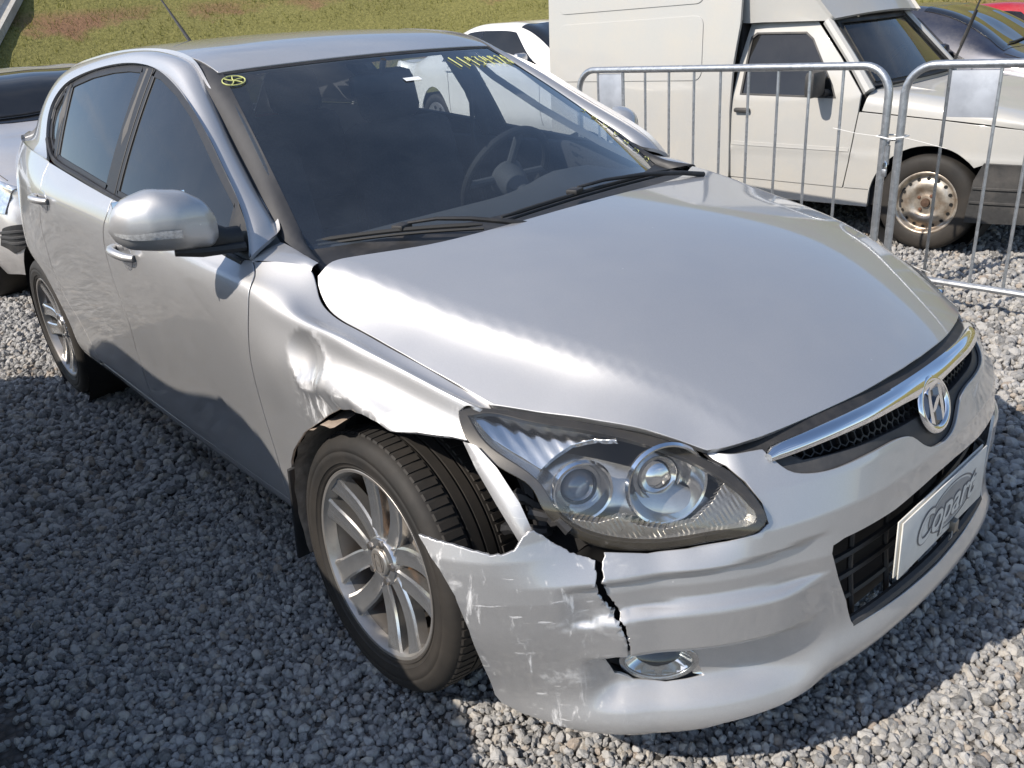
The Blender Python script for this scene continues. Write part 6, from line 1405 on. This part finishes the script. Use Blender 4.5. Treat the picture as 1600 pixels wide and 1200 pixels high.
    # glazing
    if kind == 'boxy': xa, xb, xc, xr0, xr1 = -.78 * kx, -1.10 * kx, -2.60 * kx, -2.62 * kx, -3.10 * kx
    elif kind == 'sedan': xa, xb, xc, xr0, xr1 = -1.28 * kx, -2.02 * kx, -3.30 * kx, -3.05 * kx, -3.85 * kx
    else: xa, xb, xc, xr0, xr1 = -1.08 * kx, -1.80 * kx, -3.35 * kx, -3.45 * kx, -3.88 * kx
    wsv = .47
    wsl = [(xa, v) for v in np.linspace(-wsv - .05, wsv + .05, 12)] + [(u, wsv) for u in np.linspace(xa, xb, 6)][1:] + [(xb, v) for v in np.linspace(wsv - .02, -wsv + .02, 12)] + [(u, -wsv) for u in np.linspace(xb, xa, 6)][:-1]
    g = panel('windscreen', F_(.004), [wsl], .07, BGL, root, .004)
    sh = [(u, v * 1.0) for u, v in wsl]; cx = (xa + xb) / 2
    panel('windscreen_seal', F_(.0055), [[(cx + (u - cx) * 1.05, v * 1.05) for u, v in sh], sh], .06, GLOSSB, g, .003)
    rwl = [(xr0, v) for v in np.linspace(-.42, .42, 8)] + [(xr1, v) for v in np.linspace(.46, -.46, 8)]
    panel('rear_window', F_(.004), [rwl], .07, BGL, root, .004)
    for s in (1, -1):
        xm = (xb + xc) / 2 - .02
        f1 = [(xa - .28 * kx, s * .86), (xb - .05, s * .585), (xm + .03, s * .575), (xm + .03, s * .875)]
        f2 = [(xm - .03, s * .575), (xc + .35, s * .58), (xc + .02, s * .72), (xc - .02, s * .86), (xm - .03, s * .875)]
        for f in (f1, f2):
            g = panel('side_window', F_(.004), [f], .06, BGL, root, .004)
            c = np.mean(np.array(f), 0); panel('window_frame', F_(.0055), [[tuple(c + (np.array(p) - c) * 1.07) for p in f], f], .05, GLOSSB, g, .003)
        # lamps
        hlp = [(-.10, s * .62), (-.16, s * 1.02), (-.34, s * 1.075), (-.60, s * .985), (-.62, s * .955), (-.36, s * .80)]
        hlp = [(u, s * (abs(v) - .02)) for u, v in hlp]
        hh = panel('headlight', F_(.006), [hlp], .04, LAMP, root, .010)
        panel('tail_lamp', F_(.006), [[(x0 + .10, s * .98), (x0 + .10, s * 1.12), (x0 + .42, s * 1.04), (x0 + .42, s * .97)]], .04, TAIL, root, .01)
        if detail:
            panel('fog_vent', F_(.004), [[(-.07, s * 1.02), (-.06, s * 1.20), (-.17, s * 1.28), (-.30, s * 1.26), (-.22, s * 1.12)]], .03, BLACK, root, .01)
            for k in range(3): panel('vent_slat', F_(.010), [[(-.08, s * (1.07 + .05 * k)), (-.08, s * (1.085 + .05 * k)), (-.26, s * (1.17 + .03 * k)), (-.26, s * (1.155 + .03 * k))]], .03, GREYP, root, .006)
        # shut lines as thin dark seams
        for xd in (xa - .16 * kx, xm, xc + .12):
            P = F_(.0012)(np.full(9, xd), s * np.linspace(.90, 1.40, 9)); MB().tube(P, .0032, 4).build('door_seam', BLACK, root)
        for xd in (xm + .16, xc + .26): 
            P = F_(.018)(np.linspace(xd, xd - .18, 5), np.full(5, s * 1.0)); MB().tube(P, .012, 6).build('door_handle', pm, root)
        m = MB(); q = F_(.0)([xa - .42 * kx], [s * .88])[0]; sy = -1 if q[1] < 0 else 1
        m.box((q[0] + .02, q[1] + sy * .11, q[2] + .07), (.10, .19, .13), bev=.04); m.tube([(q[0], q[1] - sy * .01, q[2] + .0), (q[0] + .01, q[1] + sy * .05, q[2] + .03)], .022, 8)
        m.build('door_mirror', mirror_col or pm, root)
    gq_ = [(-.035, v) for v in np.linspace(-.50, .50, 9)] + [(-.012, v) for v in np.linspace(.80, -.80, 9)]
    panel('grille', F_(.004), [[(-.055, v) for v in np.linspace(-.42, .42, 9)] + [(-.018, v) for v in np.linspace(.75, -.75, 9)]], .04, BLACK, root, .006)
    # hood edge seam and wipers
    P = F_(.0012)(np.full(13, -.14), np.linspace(-.55, .55, 13)); MB().tube(P, .003, 4).build('bonnet_seam', BLACK, root)
    for s in (-1, 1):
        P = F_(.0012)(np.linspace(-.2, xa + .04, 9), np.full(9, s * .60)); MB().tube(P, .003, 4).build('bonnet_seam', BLACK, root)
    for a_, b_ in ((.36, -.02), (-.04, -.40)): MB().tube(F_(.016)(np.linspace(xa - .03, xa - .06, 7), np.linspace(a_, b_, 7)), .008, 6).build('wiper', BLACK, root)
    # wheels
    for wx in (fw, rw):
        for s in (-1, 1):
            t = MB().lathe([(.20, .07), (.215, .09), (.25, .10), (.29, .095), (.305, .08), (.31, .04), (.31, -.06), (.29, -.095), (.20, -.09)], (wx, s * (W - .115), .305), (0, s, 0), 40).build('wheel', TYRE, root, 60)
            mb = MB(); mb.lathe([(.205, .085), (.20, .092), (.17, .08), (.05, .07), (.0, .075)], (wx, s * (W - .115), .305), (0, s, 0), 30); mb.build('hubcap', WSIL, t)
            for k in range(7):
                a = 2 * math.pi * k / 7; MB().lathe([(.026, 0), (.0, .001)], (wx + .135 * math.cos(a), s * (W - .115 + .083), .305 + .135 * math.sin(a)), (0, s, 0), 10).build('hubcap_slot', BLACK, t)
    mb = MB(); mb.box(((x0 + x1) / 2, 0, .42), (L * .80, W * 1.5, .36)); mb.box(((xa + xc) / 2 - .1, 0, .72), (abs(xc - xa) * .9, W * 1.45, .30)); mb.build('underbody', VOID, root)
    for yy in (-.36, .36):
        b = MB().box((xb - .25, yy, .95), (.14, .46, .60), bev=.05).build('seat', SEAT, root); MB().box((xb - .28, yy, 1.27), (.09, .26, .14), bev=.04).build('headrest', SEAT, b)
    root.scale = (scale,) * 3
    return root
parked_car('parked_car', 'silver car facing the camera behind the rear of the near hatchback', 'car', (-4.12, .12, 0), 0, (.62, .60, .585), L=4.2, H=1.40)
parked_car('parked_car', 'white car mostly hidden behind the silver car at the left edge', 'car', (-9.6, -1.0, .12), 0, (.78, .77, .74), L=4.3, H=1.52, metal=0)
parked_car('parked_sedan', 'white sedan with arched roof and tinted windows, between the hatchback roof and the van', 'car', (-4.7, 6.45, 0), 0, (.80, .79, .76), L=4.6, H=1.45, kind='sedan', metal=0, dust=.15, mirror_col=WSIL)
parked_car('parked_sedan', 'dark sedan showing only its roof behind the white sedan', 'car', (-5.2, 9.2, .1), 0, (.02, .028, .05), L=4.6, H=1.50, kind='sedan', metal=.3)
parked_car('parked_car', 'dark blue car behind the windscreen of the van', 'car', (-.16, 6.45, 0), 0, (.022, .026, .045), L=4.2, H=1.45, metal=.3, dust=.2, mirror_col=GLOSSB, scale=.92)
parked_car('parked_car', 'red car farthest right behind the dark blue car', 'car', (-.25, 8.7, 0), 0, (.42, .012, .02), L=4.2, H=1.46, metal=.2, scale=.87)
# the neighbour whose shadow falls on the hatchback's doors; it stands just outside the picture
parked_car('parked_car', 'grey car beside the hatchback, outside the left edge of the picture', 'car', (.28, -2.62, 0), 0, (.20, .205, .21), L=3.62, H=1.48, W=.80, kind='boxy').scale = (1, 1, 1.13)
